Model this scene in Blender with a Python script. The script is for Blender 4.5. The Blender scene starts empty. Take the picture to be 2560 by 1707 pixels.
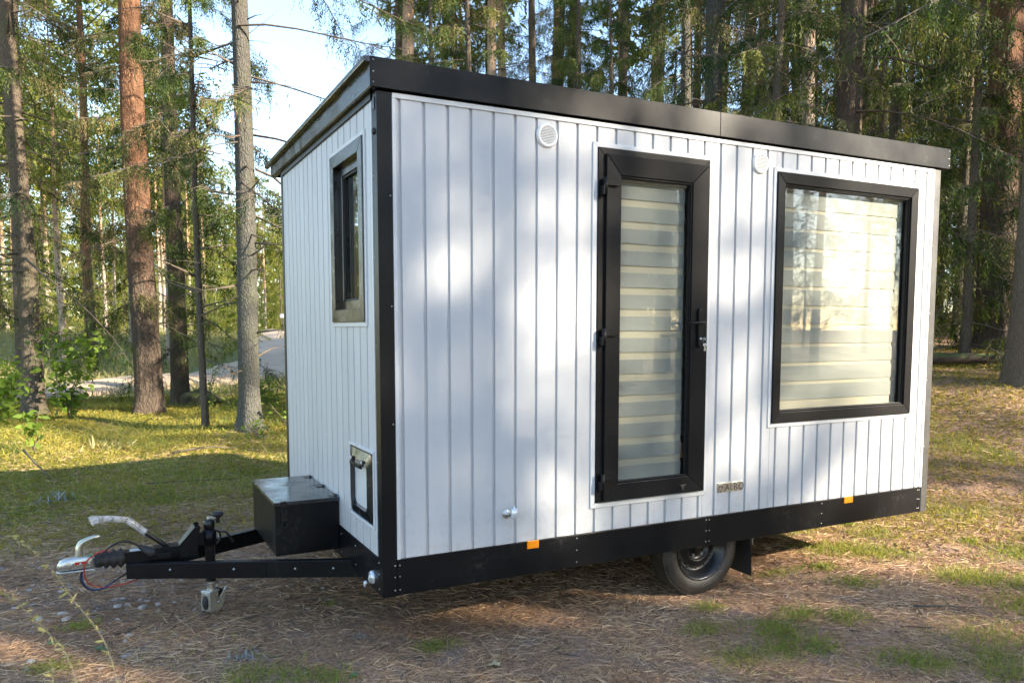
import bpy, math, random
import numpy as np
from mathutils import Vector, Matrix
R = math.radians
rng = np.random.default_rng(7)
random.seed(7)
scene = bpy.context.scene
col = scene.collection

# ------------------------------------------------------------------ camera, sky, sun, exposure
SUN_AZ, SUN_EL = R(-50.0), R(25.0)
CAMX, CAMY, CAMZ = -1.225, -3.851, 1.75
cam_d = bpy.data.cameras.new('camera')
cam = bpy.data.objects.new('camera', cam_d); col.objects.link(cam)
cam_d.sensor_fit = 'HORIZONTAL'; cam_d.sensor_width = 36.0
cam_d.lens = 1971.0 / 2560.0 * 36.0
cam_d.shift_y = 131.3 / 2560.0
cam_d.clip_start = 0.05; cam_d.clip_end = 2000.0
cam.location = (CAMX, CAMY, CAMZ)
_yaw, _pitch = 1.0975, -0.0831
_fw = Vector((math.cos(_yaw) * math.cos(_pitch), math.sin(_yaw) * math.cos(_pitch), math.sin(_pitch)))
cam.rotation_euler = _fw.to_track_quat('-Z', 'Y').to_euler()
cam_d.dof.use_dof = True; cam_d.dof.focus_distance = 6.0; cam_d.dof.aperture_fstop = 4.5
scene.camera = cam

world = bpy.data.worlds.new('World'); scene.world = world; world.use_nodes = True
wn = world.node_tree.nodes; wl = world.node_tree.links
wn.clear()
sky = wn.new('ShaderNodeTexSky'); sky.sky_type = 'NISHITA'; sky.sun_disc = False
sky.sun_elevation = SUN_EL; sky.sun_rotation = math.pi / 2 - SUN_AZ
sky.air_density = 1.0; sky.dust_density = 0.25; sky.ozone_density = 1.0
bg = wn.new('ShaderNodeBackground'); bg.inputs['Strength'].default_value = 0.15
wo = wn.new('ShaderNodeOutputWorld')
wl.new(sky.outputs[0], bg.inputs[0]); wl.new(bg.outputs[0], wo.inputs[0])

sun_d = bpy.data.lights.new('sun', 'SUN'); sun_d.energy = 5.0; sun_d.angle = R(0.53); sun_d.color = (1.0, 0.87, 0.68)
sun = bpy.data.objects.new('sun', sun_d); col.objects.link(sun)
_sd = Vector((math.cos(SUN_AZ) * math.cos(SUN_EL), math.sin(SUN_AZ) * math.cos(SUN_EL), math.sin(SUN_EL)))
sun.rotation_euler = _sd.to_track_quat('Z', 'Y').to_euler()
sun.location = (20, -24, 14)

scene.view_settings.view_transform = 'Standard'; scene.view_settings.look = 'None'
scene.view_settings.exposure = 1.88; scene.view_settings.gamma = 1.0
scene.view_settings.use_curve_mapping = False
scene.cycles.use_denoising = True
scene.cycles.max_bounces = 6; scene.cycles.transparent_max_bounces = 8
scene.cycles.diffuse_bounces = 3; scene.cycles.glossy_bounces = 3
scene.cycles.sample_clamp_indirect = 6.0
scene.cycles.use_adaptive_sampling = True; scene.cycles.adaptive_threshold = 0.025
scene.cycles.caustics_reflective = False; scene.cycles.caustics_refractive = False

# ------------------------------------------------------------------ node helpers and materials
def mat(name):
    m = bpy.data.materials.new(name); m.use_nodes = True
    nt = m.node_tree
    return m, nt.nodes, nt.links, nt.nodes['Principled BSDF']

def noise(N, L, scale, detail=4.0, rough=0.55, vec=None, dist=0.0):
    n = N.new('ShaderNodeTexNoise'); n.inputs['Scale'].default_value = scale
    n.inputs['Detail'].default_value = detail; n.inputs['Roughness'].default_value = rough
    n.inputs['Distortion'].default_value = dist
    if vec is not None: L.new(vec, n.inputs['Vector'])
    return n.outputs['Fac']

def ramp(N, L, fac, stops, interp='LINEAR'):
    r = N.new('ShaderNodeValToRGB'); r.color_ramp.interpolation = interp
    e = r.color_ramp.elements
    while len(e) < len(stops): e.new(0.5)
    for el, (p, c) in zip(e, stops):
        el.position = p; el.color = (c[0], c[1], c[2], 1)
    L.new(fac, r.inputs[0]); return r.outputs[0]

def mix(N, L, fac, a, b):
    m = N.new('ShaderNodeMix'); m.data_type = 'RGBA'
    if isinstance(fac, (int, float)): m.inputs[0].default_value = fac
    else: L.new(fac, m.inputs[0])
    for i, v in ((6, a), (7, b)):
        if isinstance(v, tuple): m.inputs[i].default_value = (v[0], v[1], v[2], 1)
        else: L.new(v, m.inputs[i])
    return m.outputs[2]

def math_n(N, L, op, a, b=None, clamp=False):
    m = N.new('ShaderNodeMath'); m.operation = op; m.use_clamp = clamp
    for i, v in ((0, a), (1, b)):
        if v is None: continue
        if isinstance(v, (int, float)): m.inputs[i].default_value = v
        else: L.new(v, m.inputs[i])
    return m.outputs[0]

def maprange(N, L, v, a, b, c=0.0, d=1.0):
    m = N.new('ShaderNodeMapRange'); L.new(v, m.inputs[0])
    for i, x in enumerate((a, b, c, d)): m.inputs[1 + i].default_value = x
    return m.outputs[0]

def bump(N, L, B, h, strength=0.3, dist=0.01):
    b = N.new('ShaderNodeBump'); b.inputs['Strength'].default_value = strength
    b.inputs['Distance'].default_value = dist
    L.new(h, b.inputs['Height']); L.new(b.outputs[0], B.inputs['Normal'])

def scaled(N, L, src, s):
    m = N.new('ShaderNodeMapping'); m.inputs['Scale'].default_value = s
    L.new(src, m.inputs[0]); return m.outputs[0]

def objco(N): return N.new('ShaderNodeTexCoord').outputs['Object']
def attr(N, name):
    a = N.new('ShaderNodeAttribute'); a.attribute_name = name; return a.outputs['Fac']

M = {}
def simple(name, c, rough=0.5, metal=0.0, var=0.0, scale=8.0, bumpy=0.0, spec=0.5):
    m, N, L, B = mat(name)
    B.inputs['Roughness'].default_value = rough; B.inputs['Metallic'].default_value = metal
    B.inputs['Specular IOR Level'].default_value = spec
    if var > 0:
        f = noise(N, L, scale, 6, 0.6, objco(N))
        a = tuple(max(0, x * (1 - var)) for x in c); b = tuple(min(1, x * (1 + var)) for x in c)
        L.new(ramp(N, L, f, [(0.3, a), (0.7, b)]), B.inputs['Base Color'])
        L.new(maprange(N, L, f, 0.3, 0.7, max(0.05, rough - 0.1), min(1, rough + 0.1)), B.inputs['Roughness'])
        if bumpy: bump(N, L, B, f, bumpy, 0.004)
    else:
        B.inputs['Base Color'].default_value = (*c, 1)
    M[name] = m; return m

# white painted boards: a little streaky, with faint dust near the seams
m, N, L, B = mat('white_board')
oc = objco(N)
f = noise(N, L, 1.0, 5, 0.6, scaled(N, L, oc, (9, 9, 1.0)))
f2 = noise(N, L, 2.3, 3, 0.5, oc)
c1 = ramp(N, L, f, [(0.3, (0.53, 0.54, 0.555)), (0.7, (0.56, 0.57, 0.585))])
c1 = mix(N, L, maprange(N, L, f2, 0.45, 0.8, 0.0, 0.35), c1, (0.53, 0.53, 0.53))
hv = N.new('ShaderNodeHueSaturation'); L.new(c1, hv.inputs['Color'])        # boards differ slightly in tone
L.new(maprange(N, L, N.new('ShaderNodeObjectInfo').outputs['Random'], 0, 1, 0.955, 1.03), hv.inputs['Value'])
spz = N.new('ShaderNodeSeparateXYZ'); L.new(oc, spz.inputs[0])              # dried splashes low on the boards
spl = math_n(N, L, 'MULTIPLY', maprange(N, L, spz.outputs[2], 0.62, 0.18), maprange(N, L, noise(N, L, 16, 6, 0.75, oc), 0.5, 0.72), True)
L.new(mix(N, L, math_n(N, L, 'MULTIPLY', spl, 0.38), hv.outputs[0], (0.30, 0.26, 0.21)), B.inputs['Base Color'])
B.inputs['Roughness'].default_value = 0.42
bump(N, L, B, noise(N, L, 1.0, 4, 0.6, scaled(N, L, oc, (160, 160, 6))), 0.06, 0.002)
M['white_board'] = m

simple('white_trim', (0.63, 0.64, 0.65), 0.35, var=0.03, scale=5)
simple('vent_white', (0.80, 0.80, 0.79), 0.4)
# black powder coat with dust marks
m, N, L, B = mat('black_coat')
oc = objco(N)
f = noise(N, L, 3.0, 6, 0.65, oc); f2 = noise(N, L, 26, 5, 0.7, oc)
d = math_n(N, L, 'MULTIPLY', maprange(N, L, f, 0.52, 0.75), maprange(N, L, f2, 0.5, 0.75))
L.new(mix(N, L, d, (0.0055, 0.006, 0.0075), (0.06, 0.057, 0.052)), B.inputs['Base Color'])
L.new(maprange(N, L, f, 0.3, 0.7, 0.28, 0.42), B.inputs['Roughness'])
B.inputs['Specular IOR Level'].default_value = 0.22
M['black_coat'] = m
# satin plastic of door and window profiles, fine wood grain emboss
m, N, L, B = mat('frame_black')
oc = objco(N)
f = noise(N, L, 1.0, 4, 0.6, scaled(N, L, oc, (30, 30, 220)))
L.new(ramp(N, L, f, [(0.3, (0.006, 0.006, 0.007)), (0.7, (0.013, 0.013, 0.014))]), B.inputs['Base Color'])
B.inputs['Roughness'].default_value = 0.36; B.inputs['Specular IOR Level'].default_value = 0.16; bump(N, L, B, f, 0.12, 0.002)
M['frame_black'] = m
# bare sheet steel painted thin black: rear post, dusty
m, N, L, B = mat('grey_steel')
oc = objco(N)
f = noise(N, L, 5.0, 7, 0.7, oc); f2 = noise(N, L, 1.0, 4, 0.7, scaled(N, L, oc, (40, 40, 6)))
L.new(mix(N, L, maprange(N, L, f2, 0.4, 0.65, 0, 0.7), ramp(N, L, f, [(0.35, (0.045, 0.045, 0.047)), (0.7, (0.13, 0.128, 0.125))]), (0.08, 0.08, 0.082)), B.inputs['Base Color'])
B.inputs['Metallic'].default_value = 0.35; B.inputs['Roughness'].default_value = 0.42
M['grey_steel'] = m
simple('satin_lid', (0.010, 0.011, 0.013), 0.22, var=0.1, scale=6, spec=0.9)
simple('rubber', (0.018, 0.018, 0.019), 0.62, var=0.25, scale=40, bumpy=0.1)
# tyre: dusty sidewall
m, N, L, B = mat('tyre_rubber')
oc = objco(N)
f = noise(N, L, 7.0, 6, 0.65, oc)
L.new(ramp(N, L, f, [(0.35, (0.016, 0.0155, 0.015)), (0.7, (0.055, 0.049, 0.042))]), B.inputs['Base Color'])
B.inputs['Roughness'].default_value = 0.55; bump(N, L, B, noise(N, L, 120, 3, 0.5, oc), 0.08, 0.002)
M['tyre_rubber'] = m
simple('black_steel', (0.012, 0.012, 0.013), 0.30, metal=0.1, var=0.2, scale=10)
simple('zinc', (0.62, 0.63, 0.60), 0.33, metal=0.85, var=0.08, scale=14)
simple('zinc_yellow', (0.60, 0.60, 0.50), 0.36, metal=0.75, var=0.1, scale=14)
simple('screw_steel', (0.45, 0.45, 0.44), 0.35, metal=0.9)
simple('red_cable', (0.42, 0.03, 0.02), 0.4)
simple('blue_cable', (0.02, 0.03, 0.12), 0.45)
simple('red_mark', (0.45, 0.03, 0.02), 0.5)
simple('green_mark', (0.05, 0.35, 0.16), 0.5)
simple('orange_lens', (0.85, 0.27, 0.01), 0.25)
simple('floor_dark', (0.05, 0.045, 0.04), 0.8)
simple('inner_wall', (0.35, 0.30, 0.24), 0.7)
simple('plate_metal', (0.62, 0.60, 0.54), 0.28, metal=0.9, var=0.06, scale=30)
simple('plate_dark', (0.10, 0.095, 0.085), 0.4, metal=0.5)
simple('clear_lens', (0.75, 0.78, 0.82), 0.12, metal=0.35)
simple('blind_cloth', (0.40, 0.415, 0.385), 0.75, var=0.05, scale=3)
simple('blind_sheer', (0.64, 0.59, 0.46), 0.8)
simple('seal_rubber', (0.008, 0.008, 0.008), 0.6)

def glass(name, tint, ior):
    m, N, L, B = mat(name)
    N.remove(B); out = N['Material Output']
    t = N.new('ShaderNodeBsdfTransparent'); t.inputs[0].default_value = (*tint, 1)
    g = N.new('ShaderNodeBsdfGlossy'); g.inputs['Roughness'].default_value = 0.015
    lw = N.new('ShaderNodeLayerWeight'); lw.inputs[0].default_value = 0.5
    fr = math_n(N, L, 'ADD', math_n(N, L, 'MULTIPLY', math_n(N, L, 'POWER', lw.outputs['Facing'], 4.0), 0.92), ior)
    mx = N.new('ShaderNodeMixShader')
    L.new(fr, mx.inputs[0]); L.new(t.outputs[0], mx.inputs[1]); L.new(g.outputs[0], mx.inputs[2])
    L.new(mx.outputs[0], out.inputs[0]); M[name] = m
glass('pane_glass', (0.89, 0.90, 0.89), 0.06)
m, N, L, B = mat('plastic_film')
N.remove(B); out = N['Material Output']
t = N.new('ShaderNodeBsdfTransparent'); dfi = N.new('ShaderNodeBsdfPrincipled')
dfi.inputs['Base Color'].default_value = (0.75, 0.78, 0.82, 1); dfi.inputs['Roughness'].default_value = 0.18
mx = N.new('ShaderNodeMixShader')
L.new(maprange(N, L, noise(N, L, 22, 4, 0.6, objco(N)), 0.35, 0.65, 0.12, 0.55), mx.inputs[0])
L.new(t.outputs[0], mx.inputs[1]); L.new(dfi.outputs[0], mx.inputs[2]); L.new(mx.outputs[0], out.inputs[0])
M['plastic_film'] = m

# foliage: diffuse + translucent, colour from the per-face "tint" and a slow drift in space
def foliage(name, stops, trans=0.35, rough=0.55, back=(1.25, 1.2, 0.6)):
    m, N, L, B = mat(name)
    out = N['Material Output']
    oi = N.new('ShaderNodeObjectInfo')
    tn = attr(N, 'tint')
    geo = N.new('ShaderNodeNewGeometry')
    slow = noise(N, L, 0.9, 0, 0.5, geo.outputs['Position'])
    v = math_n(N, L, 'ADD', math_n(N, L, 'MULTIPLY', tn, 0.6), math_n(N, L, 'MULTIPLY', slow, 0.45))
    v = math_n(N, L, 'ADD', v, maprange(N, L, oi.outputs['Random'], 0, 1, -0.12, 0.12))
    c = ramp(N, L, v, stops)
    L.new(c, B.inputs['Base Color']); B.inputs['Roughness'].default_value = rough
    B.inputs['Specular IOR Level'].default_value = 0.25
    tr = N.new('ShaderNodeBsdfTranslucent')
    mm = N.new('ShaderNodeMix'); mm.data_type = 'RGBA'; mm.blend_type = 'MULTIPLY'; mm.inputs[0].default_value = 1.0
    L.new(c, mm.inputs[6]); mm.inputs[7].default_value = (back[0], back[1], back[2], 1)
    L.new(mm.outputs[2], tr.inputs[0])
    mx = N.new('ShaderNodeMixShader'); mx.inputs[0].default_value = trans
    L.new(B.outputs[0], mx.inputs[1]); L.new(tr.outputs[0], mx.inputs[2]); L.new(mx.outputs[0], out.inputs[0])
    M[name] = m
foliage('spruce_needles', [(0.14, (0.022, 0.042, 0.012)), (0.45, (0.055, 0.095, 0.021)), (0.75, (0.135, 0.17, 0.034)), (0.97, (0.24, 0.22, 0.065))], 0.45)
foliage('pine_needles', [(0.15, (0.09, 0.12, 0.028)), (0.5, (0.19, 0.21, 0.04)), (0.9, (0.32, 0.30, 0.065))], 0.45)
foliage('young_needles', [(0.15, (0.11, 0.15, 0.025)), (0.5, (0.22, 0.26, 0.045)), (0.9, (0.36, 0.34, 0.07))], 0.5)
foliage('dry_needles', [(0.2, (0.14, 0.10, 0.05)), (0.6, (0.25, 0.195, 0.095)), (0.95, (0.33, 0.28, 0.14))], 0.35)
foliage('broad_leaf', [(0.15, (0.09, 0.15, 0.025)), (0.5, (0.17, 0.26, 0.04)), (0.9, (0.30, 0.36, 0.07))], 0.5)
foliage('grass_blade', [(0.1, (0.08, 0.125, 0.025)), (0.4, (0.16, 0.225, 0.04)), (0.65, (0.28, 0.31, 0.07)), (0.95, (0.44, 0.38, 0.17))], 0.4)
foliage('moss_blade', [(0.1, (0.12, 0.12, 0.022)), (0.4, (0.23, 0.215, 0.035)), (0.65, (0.36, 0.30, 0.06)), (0.95, (0.42, 0.29, 0.13))], 0.3)
foliage('litter_needle', [(0.1, (0.19, 0.115, 0.068)), (0.35, (0.43, 0.27, 0.16)), (0.62, (0.66, 0.46, 0.275)), (0.95, (0.82, 0.65, 0.43))], 0.15, 0.6, (1.0, 1.0, 1.0))
foliage('heath_blade', [(0.1, (0.16, 0.15, 0.07)), (0.45, (0.27, 0.26, 0.10)), (0.75, (0.40, 0.34, 0.19)), (0.95, (0.30, 0.33, 0.09))], 0.3)

def bark(name, low, high, z0, z1, cracks, moss=0.0, depth=1.0):
    m, N, L, B = mat(name)
    oc = objco(N)
    nz = N.new('ShaderNodeTexNoise'); nz.inputs['Scale'].default_value = 6.0; nz.inputs['Detail'].default_value = 3.0; L.new(oc, nz.inputs['Vector'])
    vm = N.new('ShaderNodeVectorMath'); vm.operation = 'SCALE'; L.new(nz.outputs['Color'], vm.inputs[0]); vm.inputs['Scale'].default_value = 2.2
    def cells(s):
        v = N.new('ShaderNodeTexVoronoi'); v.feature = 'DISTANCE_TO_EDGE'; v.inputs['Scale'].default_value = 1.0
        ad = N.new('ShaderNodeVectorMath'); ad.operation = 'ADD'
        L.new(scaled(N, L, oc, s), ad.inputs[0]); L.new(vm.outputs[0], ad.inputs[1]); L.new(ad.outputs[0], v.inputs['Vector'])
        return v.outputs['Distance']
    crack = maprange(N, L, cells(cracks), 0.0, 0.30)
    fine = maprange(N, L, cells(tuple(c * 2.7 for c in cracks)), 0.0, 0.35, 0.45, 1.0)
    crack = math_n(N, L, 'MULTIPLY', crack, fine)
    f = noise(N, L, 9, 6, 0.65, scaled(N, L, oc, (1.5, 1.5, 0.5)))
    sp = N.new('ShaderNodeSeparateXYZ'); L.new(oc, sp.inputs[0])
    hz = math_n(N, L, 'ADD', sp.outputs[2], maprange(N, L, f, 0.2, 0.8, -1.2, 1.2))
    k = maprange(N, L, hz, z0, z1)
    base = mix(N, L, k, low, high)
    var = mix(N, L, maprange(N, L, f, 0.3, 0.75), mix(N, L, k, tuple(x * 0.6 for x in low), tuple(x * 0.7 for x in high)), base)
    dk = 1 - 0.6 * depth
    c = mix(N, L, crack, mix(N, L, k, tuple(x * dk for x in low), tuple(x * dk for x in high)), var)
    if moss:
        c = mix(N, L, maprange(N, L, noise(N, L, 2.2, 4, 0.6, oc), 0.5, 0.68, 0, moss), c, (0.10, 0.12, 0.035))
    L.new(c, B.inputs['Base Color']); B.inputs['Roughness'].default_value = 0.85
    B.inputs['Specular IOR Level'].default_value = 0.2
    bump(N, L, B, math_n(N, L, 'ADD', crack, f), 0.9 * depth, 0.03)
    M[name] = m
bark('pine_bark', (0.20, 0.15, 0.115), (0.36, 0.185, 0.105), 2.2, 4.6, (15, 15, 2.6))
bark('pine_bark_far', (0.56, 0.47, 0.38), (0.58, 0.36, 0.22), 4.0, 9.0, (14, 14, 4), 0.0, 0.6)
bark('spruce_bark', (0.235, 0.195, 0.145), (0.24, 0.18, 0.13), 2.0, 8.0, (30, 30, 9), 0.35, 0.85)
bark('grey_bark', (0.23, 0.225, 0.195), (0.22, 0.20, 0.17), 2.0, 8.0, (26, 26, 9), 0.3, 1.0)
bark('mossy_bark', (0.17, 0.13, 0.10), (0.22, 0.16, 0.12), 2.0, 8.0, (22, 22, 5), 0.9, 0.8)
simple('twig_wood', (0.13, 0.10, 0.075), 0.85, var=0.3, scale=20)
simple('dead_wood', (0.10, 0.085, 0.065), 0.9, var=0.4, scale=14, bumpy=0.4)
simple('stone', (0.40, 0.365, 0.33), 0.8, var=0.25, scale=18, bumpy=0.4)
simple('dry_leaf', (0.30, 0.17, 0.08), 0.7, var=0.3, scale=30)
simple('weed_stalk', (0.20, 0.175, 0.11), 0.8, var=0.25, scale=30)
simple('straw', (0.42, 0.35, 0.20), 0.7, var=0.2, scale=20)

# ------------------------------------------------------------------ mesh helpers
class MB:
    def __init__(s): s.v = []; s.f = []; s.mi = []; s.sm = []
    def add(s, vs, fs, mi=0, smooth=False):
        o = len(s.v); s.v += [tuple(p) for p in vs]
        for f in fs: s.f.append(tuple(i + o for i in f)); s.mi.append(mi); s.sm.append(smooth)
    def box(s, x0, x1, y0, y1, z0, z1, mi=0):
        s.add([(x0, y0, z0), (x1, y0, z0), (x1, y1, z0), (x0, y1, z0), (x0, y0, z1), (x1, y0, z1), (x1, y1, z1), (x0, y1, z1)],
              [(0, 3, 2, 1), (4, 5, 6, 7), (0, 1, 5, 4), (1, 2, 6, 5), (2, 3, 7, 6), (3, 0, 4, 7)], mi)
    def hull8(s, a, b, mi=0):   # two quads, a[i] joined to b[i]
        s.add(list(a) + list(b), [(3, 2, 1, 0), (4, 5, 6, 7), (0, 1, 5, 4), (1, 2, 6, 5), (2, 3, 7, 6), (3, 0, 4, 7)], mi)
    def prism(s, poly, axis, a, b, mi=0):   # polygon in the plane normal to axis, extruded a..b
        n = len(poly)
        def P(u, v, t): return (t, u, v) if axis == 0 else ((u, t, v) if axis == 1 else (u, v, t))
        vs = [P(u, v, a) for u, v in poly] + [P(u, v, b) for u, v in poly]
        s.add(vs, [tuple(range(n))[::-1], tuple(range(n, 2 * n))] + [(i, (i + 1) % n, n + (i + 1) % n, n + i) for i in range(n)], mi)
    def tube(s, pts, rad, n=10, mi=0, cap=True, smooth=True, flat=1.0):
        pts = [Vector(p) for p in pts]
        if not hasattr(rad, '__len__'): rad = [rad] * len(pts)
        d0 = (pts[1] - pts[0]).normalized()
        up = Vector((0, 0, 1)) if abs(d0.z) < 0.9 else Vector((1, 0, 0))
        nrm = (up - d0 * up.dot(d0)).normalized()
        vs = []
        for i, p in enumerate(pts):
            d = (pts[min(i + 1, len(pts) - 1)] - pts[max(i - 1, 0)]).normalized()
            nrm = (nrm - d * nrm.dot(d)).normalized(); b = d.cross(nrm)
            for k in range(n):
                a = 2 * math.pi * k / n
                vs.append(p + (nrm * math.cos(a) * flat + b * math.sin(a)) * rad[i])
        fs = [(i * n + k, i * n + (k + 1) % n, (i + 1) * n + (k + 1) % n, (i + 1) * n + k) for i in range(len(pts) - 1) for k in range(n)]
        s.add(vs, fs, mi, smooth)
        if cap:
            o = len(s.v) - len(vs)
            s.f.append(tuple(o + k for k in range(n))[::-1]); s.f.append(tuple(o + (len(pts) - 1) * n + k for k in range(n)))
            s.mi += [mi, mi]; s.sm += [False, False]
    def lathe(s, prof, c, axis, n=32, mi=0, smooth=True, closed=False):  # prof: (radius, offset along axis)
        c = Vector(c); ax = Vector(axis).normalized()
        u = ax.orthogonal().normalized(); w = ax.cross(u)
        vs = [c + ax * t + (u * math.cos(2 * math.pi * k / n) + w * math.sin(2 * math.pi * k / n)) * r for r, t in prof for k in range(n)]
        m_ = len(prof)
        fs = [(i * n + k, i * n + (k + 1) % n, ((i + 1) % m_) * n + (k + 1) % n, ((i + 1) % m_) * n + k) for i in range(m_ if closed else m_ - 1) for k in range(n)]
        s.add(vs, fs, mi, smooth)
    def mesh(s, name, mats):
        me = bpy.data.meshes.new(name); me.from_pydata(s.v, [], s.f)
        for x in mats: me.materials.append(M[x] if isinstance(x, str) else x)
        me.polygons.foreach_set('material_index', s.mi); me.polygons.foreach_set('use_smooth', s.sm)
        me.update(); return me
    def build(s, name, mats, parent=None, loc=(0, 0, 0), bevel=0.0, seg=2):
        if isinstance(mats, str): mats = [mats]
        o = link(name, s.mesh(name, mats), parent, loc)
        if bevel:
            b = o.modifiers.new('bevel', 'BEVEL'); b.width = bevel; b.segments = seg; b.limit_method = 'ANGLE'; b.angle_limit = R(40)
        return o

def link(name, data, parent=None, loc=(0, 0, 0), rz=0.0, scale=None):
    o = bpy.data.objects.new(name, data); col.objects.link(o); o.location = loc
    if rz: o.rotation_euler.z = rz
    if scale: o.scale = scale if hasattr(scale, '__len__') else (scale,) * 3
    o.parent = parent; return o

def tag(o, label=None, cat=None, group=None, kind=None):
    for k, v in (('label', label), ('category', cat), ('group', group), ('kind', kind)):
        if v: o[k] = v
    return o

def array_mesh(name, verts, quads, mi, mats, tint=None, smooth=False):
    """verts (n,3), quads (m,4) numpy -> mesh, optional per-face float 'tint'"""
    me = bpy.data.meshes.new(name)
    nv, nf = len(verts), len(quads)
    me.vertices.add(nv); me.vertices.foreach_set('co', np.ascontiguousarray(verts, dtype=np.float32).ravel())
    me.loops.add(nf * 4); me.loops.foreach_set('vertex_index', np.ascontiguousarray(quads, dtype=np.int32).ravel())
    me.polygons.add(nf); me.polygons.foreach_set('loop_start', np.arange(0, nf * 4, 4, dtype=np.int32))
    if mi is not None: me.polygons.foreach_set('material_index', np.ascontiguousarray(mi, dtype=np.int32))
    for x in mats: me.materials.append(M[x])
    if tint is not None:
        a = me.attributes.new('tint', 'FLOAT', 'FACE'); a.data.foreach_set('value', np.ascontiguousarray(tint, dtype=np.float32))
    if smooth: me.polygons.foreach_set('use_smooth', np.ones(nf, dtype=bool))
    me.update(calc_edges=True); return me

def holes_rects(x0, x1, z0, z1, holes):
    """rectangle minus rectangular holes -> list of rectangles (vertical strips)"""
    xs = sorted({x0, x1} | {min(max(h[i], x0), x1) for h in holes for i in (0, 1)})
    out = []
    for a, b in zip(xs, xs[1:]):
        if b - a < 1e-6: continue
        segs = [(z0, z1)]
        for h in holes:
            if h[0] < b - 1e-6 and h[1] > a + 1e-6:
                ns = []
                for s0, s1 in segs:
                    if h[2] >= s1 or h[3] <= s0: ns.append((s0, s1)); continue
                    if h[2] > s0: ns.append((s0, h[2]))
                    if h[3] < s1: ns.append((h[3], s1))
                segs = ns
        out += [(a, b, s0, s1) for s0, s1 in segs]
    return out

def smooth01(t): t = np.clip(t, 0, 1); return t * t * (3 - 2 * t)

# ------------------------------------------------------------------ terrain
def ground_h(x, y):
    x = np.asarray(x, float); y = np.asarray(y, float)
    dx, dy = x - CAMX, y - CAMY
    r = np.hypot(dx, dy); a = np.degrees(np.arctan2(dy, dx))
    s = dx * math.cos(R(35)) + dy * math.sin(R(35))
    bank = np.interp(s, [7.4, 8.6, 10.5, 12.5, 16.5, 30, 80, 400], [0, 0.12, 0.55, 1.04, 1.42, 2.0, 3.0, 5.0])
    bank = bank * smooth01((80 - a) / 18) * smooth01((a + 5) / 22)
    left = 1.35 * smooth01((r - 29) / 34) * smooth01((a - 62) / 14) * smooth01((160 - a) / 30)
    h = bank + left
    for bx, by, ht, sg in ((-0.62, 12.93, 0.16, 1.1), (0.83, 9.34, 0.10, 0.8), (-2.6, 13.95, 0.08, 0.9), (1.6, 11.6, 0.22, 0.9), (-3.6, 10.4, 0.18, 1.0)):
        h = h + ht * np.exp(-((x - bx) ** 2 + (y - by) ** 2) / (2 * sg * sg))
    w = smooth01((r - 3) / 6)
    h = h + (0.010 + 0.03 * w) * (np.sin(1.9 * x + 0.7 * y) * np.sin(1.3 * y - 0.5 * x + 1.0)) + 0.006 * np.sin(5.1 * x + 2.0) * np.sin(4.3 * y)
    # keep it level under the wheels and the skirt
    near = np.exp(-((x - 1.8) ** 2 / 18 + (y - 0.7) ** 2 / 10))
    return h * (1 - 0.75 * near * (s < 9))

def axis_coords(lo, hi, step, far):
    c = list(np.arange(lo, hi + 1e-6, step)); d = step
    p = hi
    while p < far: d *= 1.16; p += d; c.append(p)
    d = step; p = lo
    while p > -far: d *= 1.16; p -= d; c.insert(0, p)
    return np.array(c)

gx = axis_coords(-7, 14, 0.16, 600); gy = axis_coords(-5, 24, 0.16, 600)
X, Y = np.meshgrid(gx, gy)
Zg = ground_h(X, Y) + rng.normal(0, 0.004, X.shape)
nv = np.stack([X, Y, Zg], -1).reshape(-1, 3)
nx, ny = len(gx), len(gy)
ii = (np.arange(ny - 1)[:, None] * nx + np.arange(nx - 1)[None, :]).ravel()
gq = np.stack([ii, ii + 1, ii + 1 + nx, ii + nx], -1)

m, N, L, B = mat('forest_floor')
geo = N.new('ShaderNodeNewGeometry'); P = geo.outputs['Position']
sp = N.new('ShaderNodeSeparateXYZ'); L.new(P, sp.inputs[0])
n1 = noise(N, L, 0.8, 5, 0.6, P); n2 = noise(N, L, 4.0, 6, 0.7, P); n3 = noise(N, L, 38, 5, 0.75, P); n4 = noise(N, L, 130, 3, 0.7, P)
litter = ramp(N, L, n3, [(0.28, (0.09, 0.055, 0.036)), (0.48, (0.30, 0.185, 0.115)), (0.66, (0.50, 0.33, 0.205)), (0.85, (0.66, 0.48, 0.31))])
soil = ramp(N, L, n3, [(0.3, (0.17, 0.115, 0.09)), (0.7, (0.38, 0.27, 0.21))])
moss = ramp(N, L, n3, [(0.25, (0.06, 0.07, 0.016)), (0.5, (0.15, 0.16, 0.03)), (0.75, (0.28, 0.25, 0.06))])
field = ramp(N, L, n2, [(0.3, (0.12, 0.14, 0.05)), (0.55, (0.22, 0.22, 0.08)), (0.75, (0.33, 0.28, 0.15))])
c = mix(N, L, maprange(N, L, n2, 0.5, 0.62), litter, soil)
yy = math_n(N, L, 'ADD', math_n(N, L, 'SUBTRACT', sp.outputs[1], math_n(N, L, 'MULTIPLY', sp.outputs[0], 0.35)), maprange(N, L, n1, 0.2, 0.8, -2.2, 2.2))
c = mix(N, L, maprange(N, L, yy, 3.6, 6.2), c, mix(N, L, maprange(N, L, n2, 0.52, 0.66), moss, litter))
far = math_n(N, L, 'ADD', sp.outputs[1], maprange(N, L, n1, 0.2, 0.8, -2, 2))
c = mix(N, L, maprange(N, L, far, 17, 21), c, field)
L.new(c, B.inputs['Base Color']); B.inputs['Roughness'].default_value = 0.95; B.inputs['Specular IOR Level'].default_value = 0.12
bump(N, L, B, math_n(N, L, 'ADD', n3, math_n(N, L, 'MULTIPLY', n4, 0.4)), 0.6, 0.03)
M['forest_floor'] = m
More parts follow.
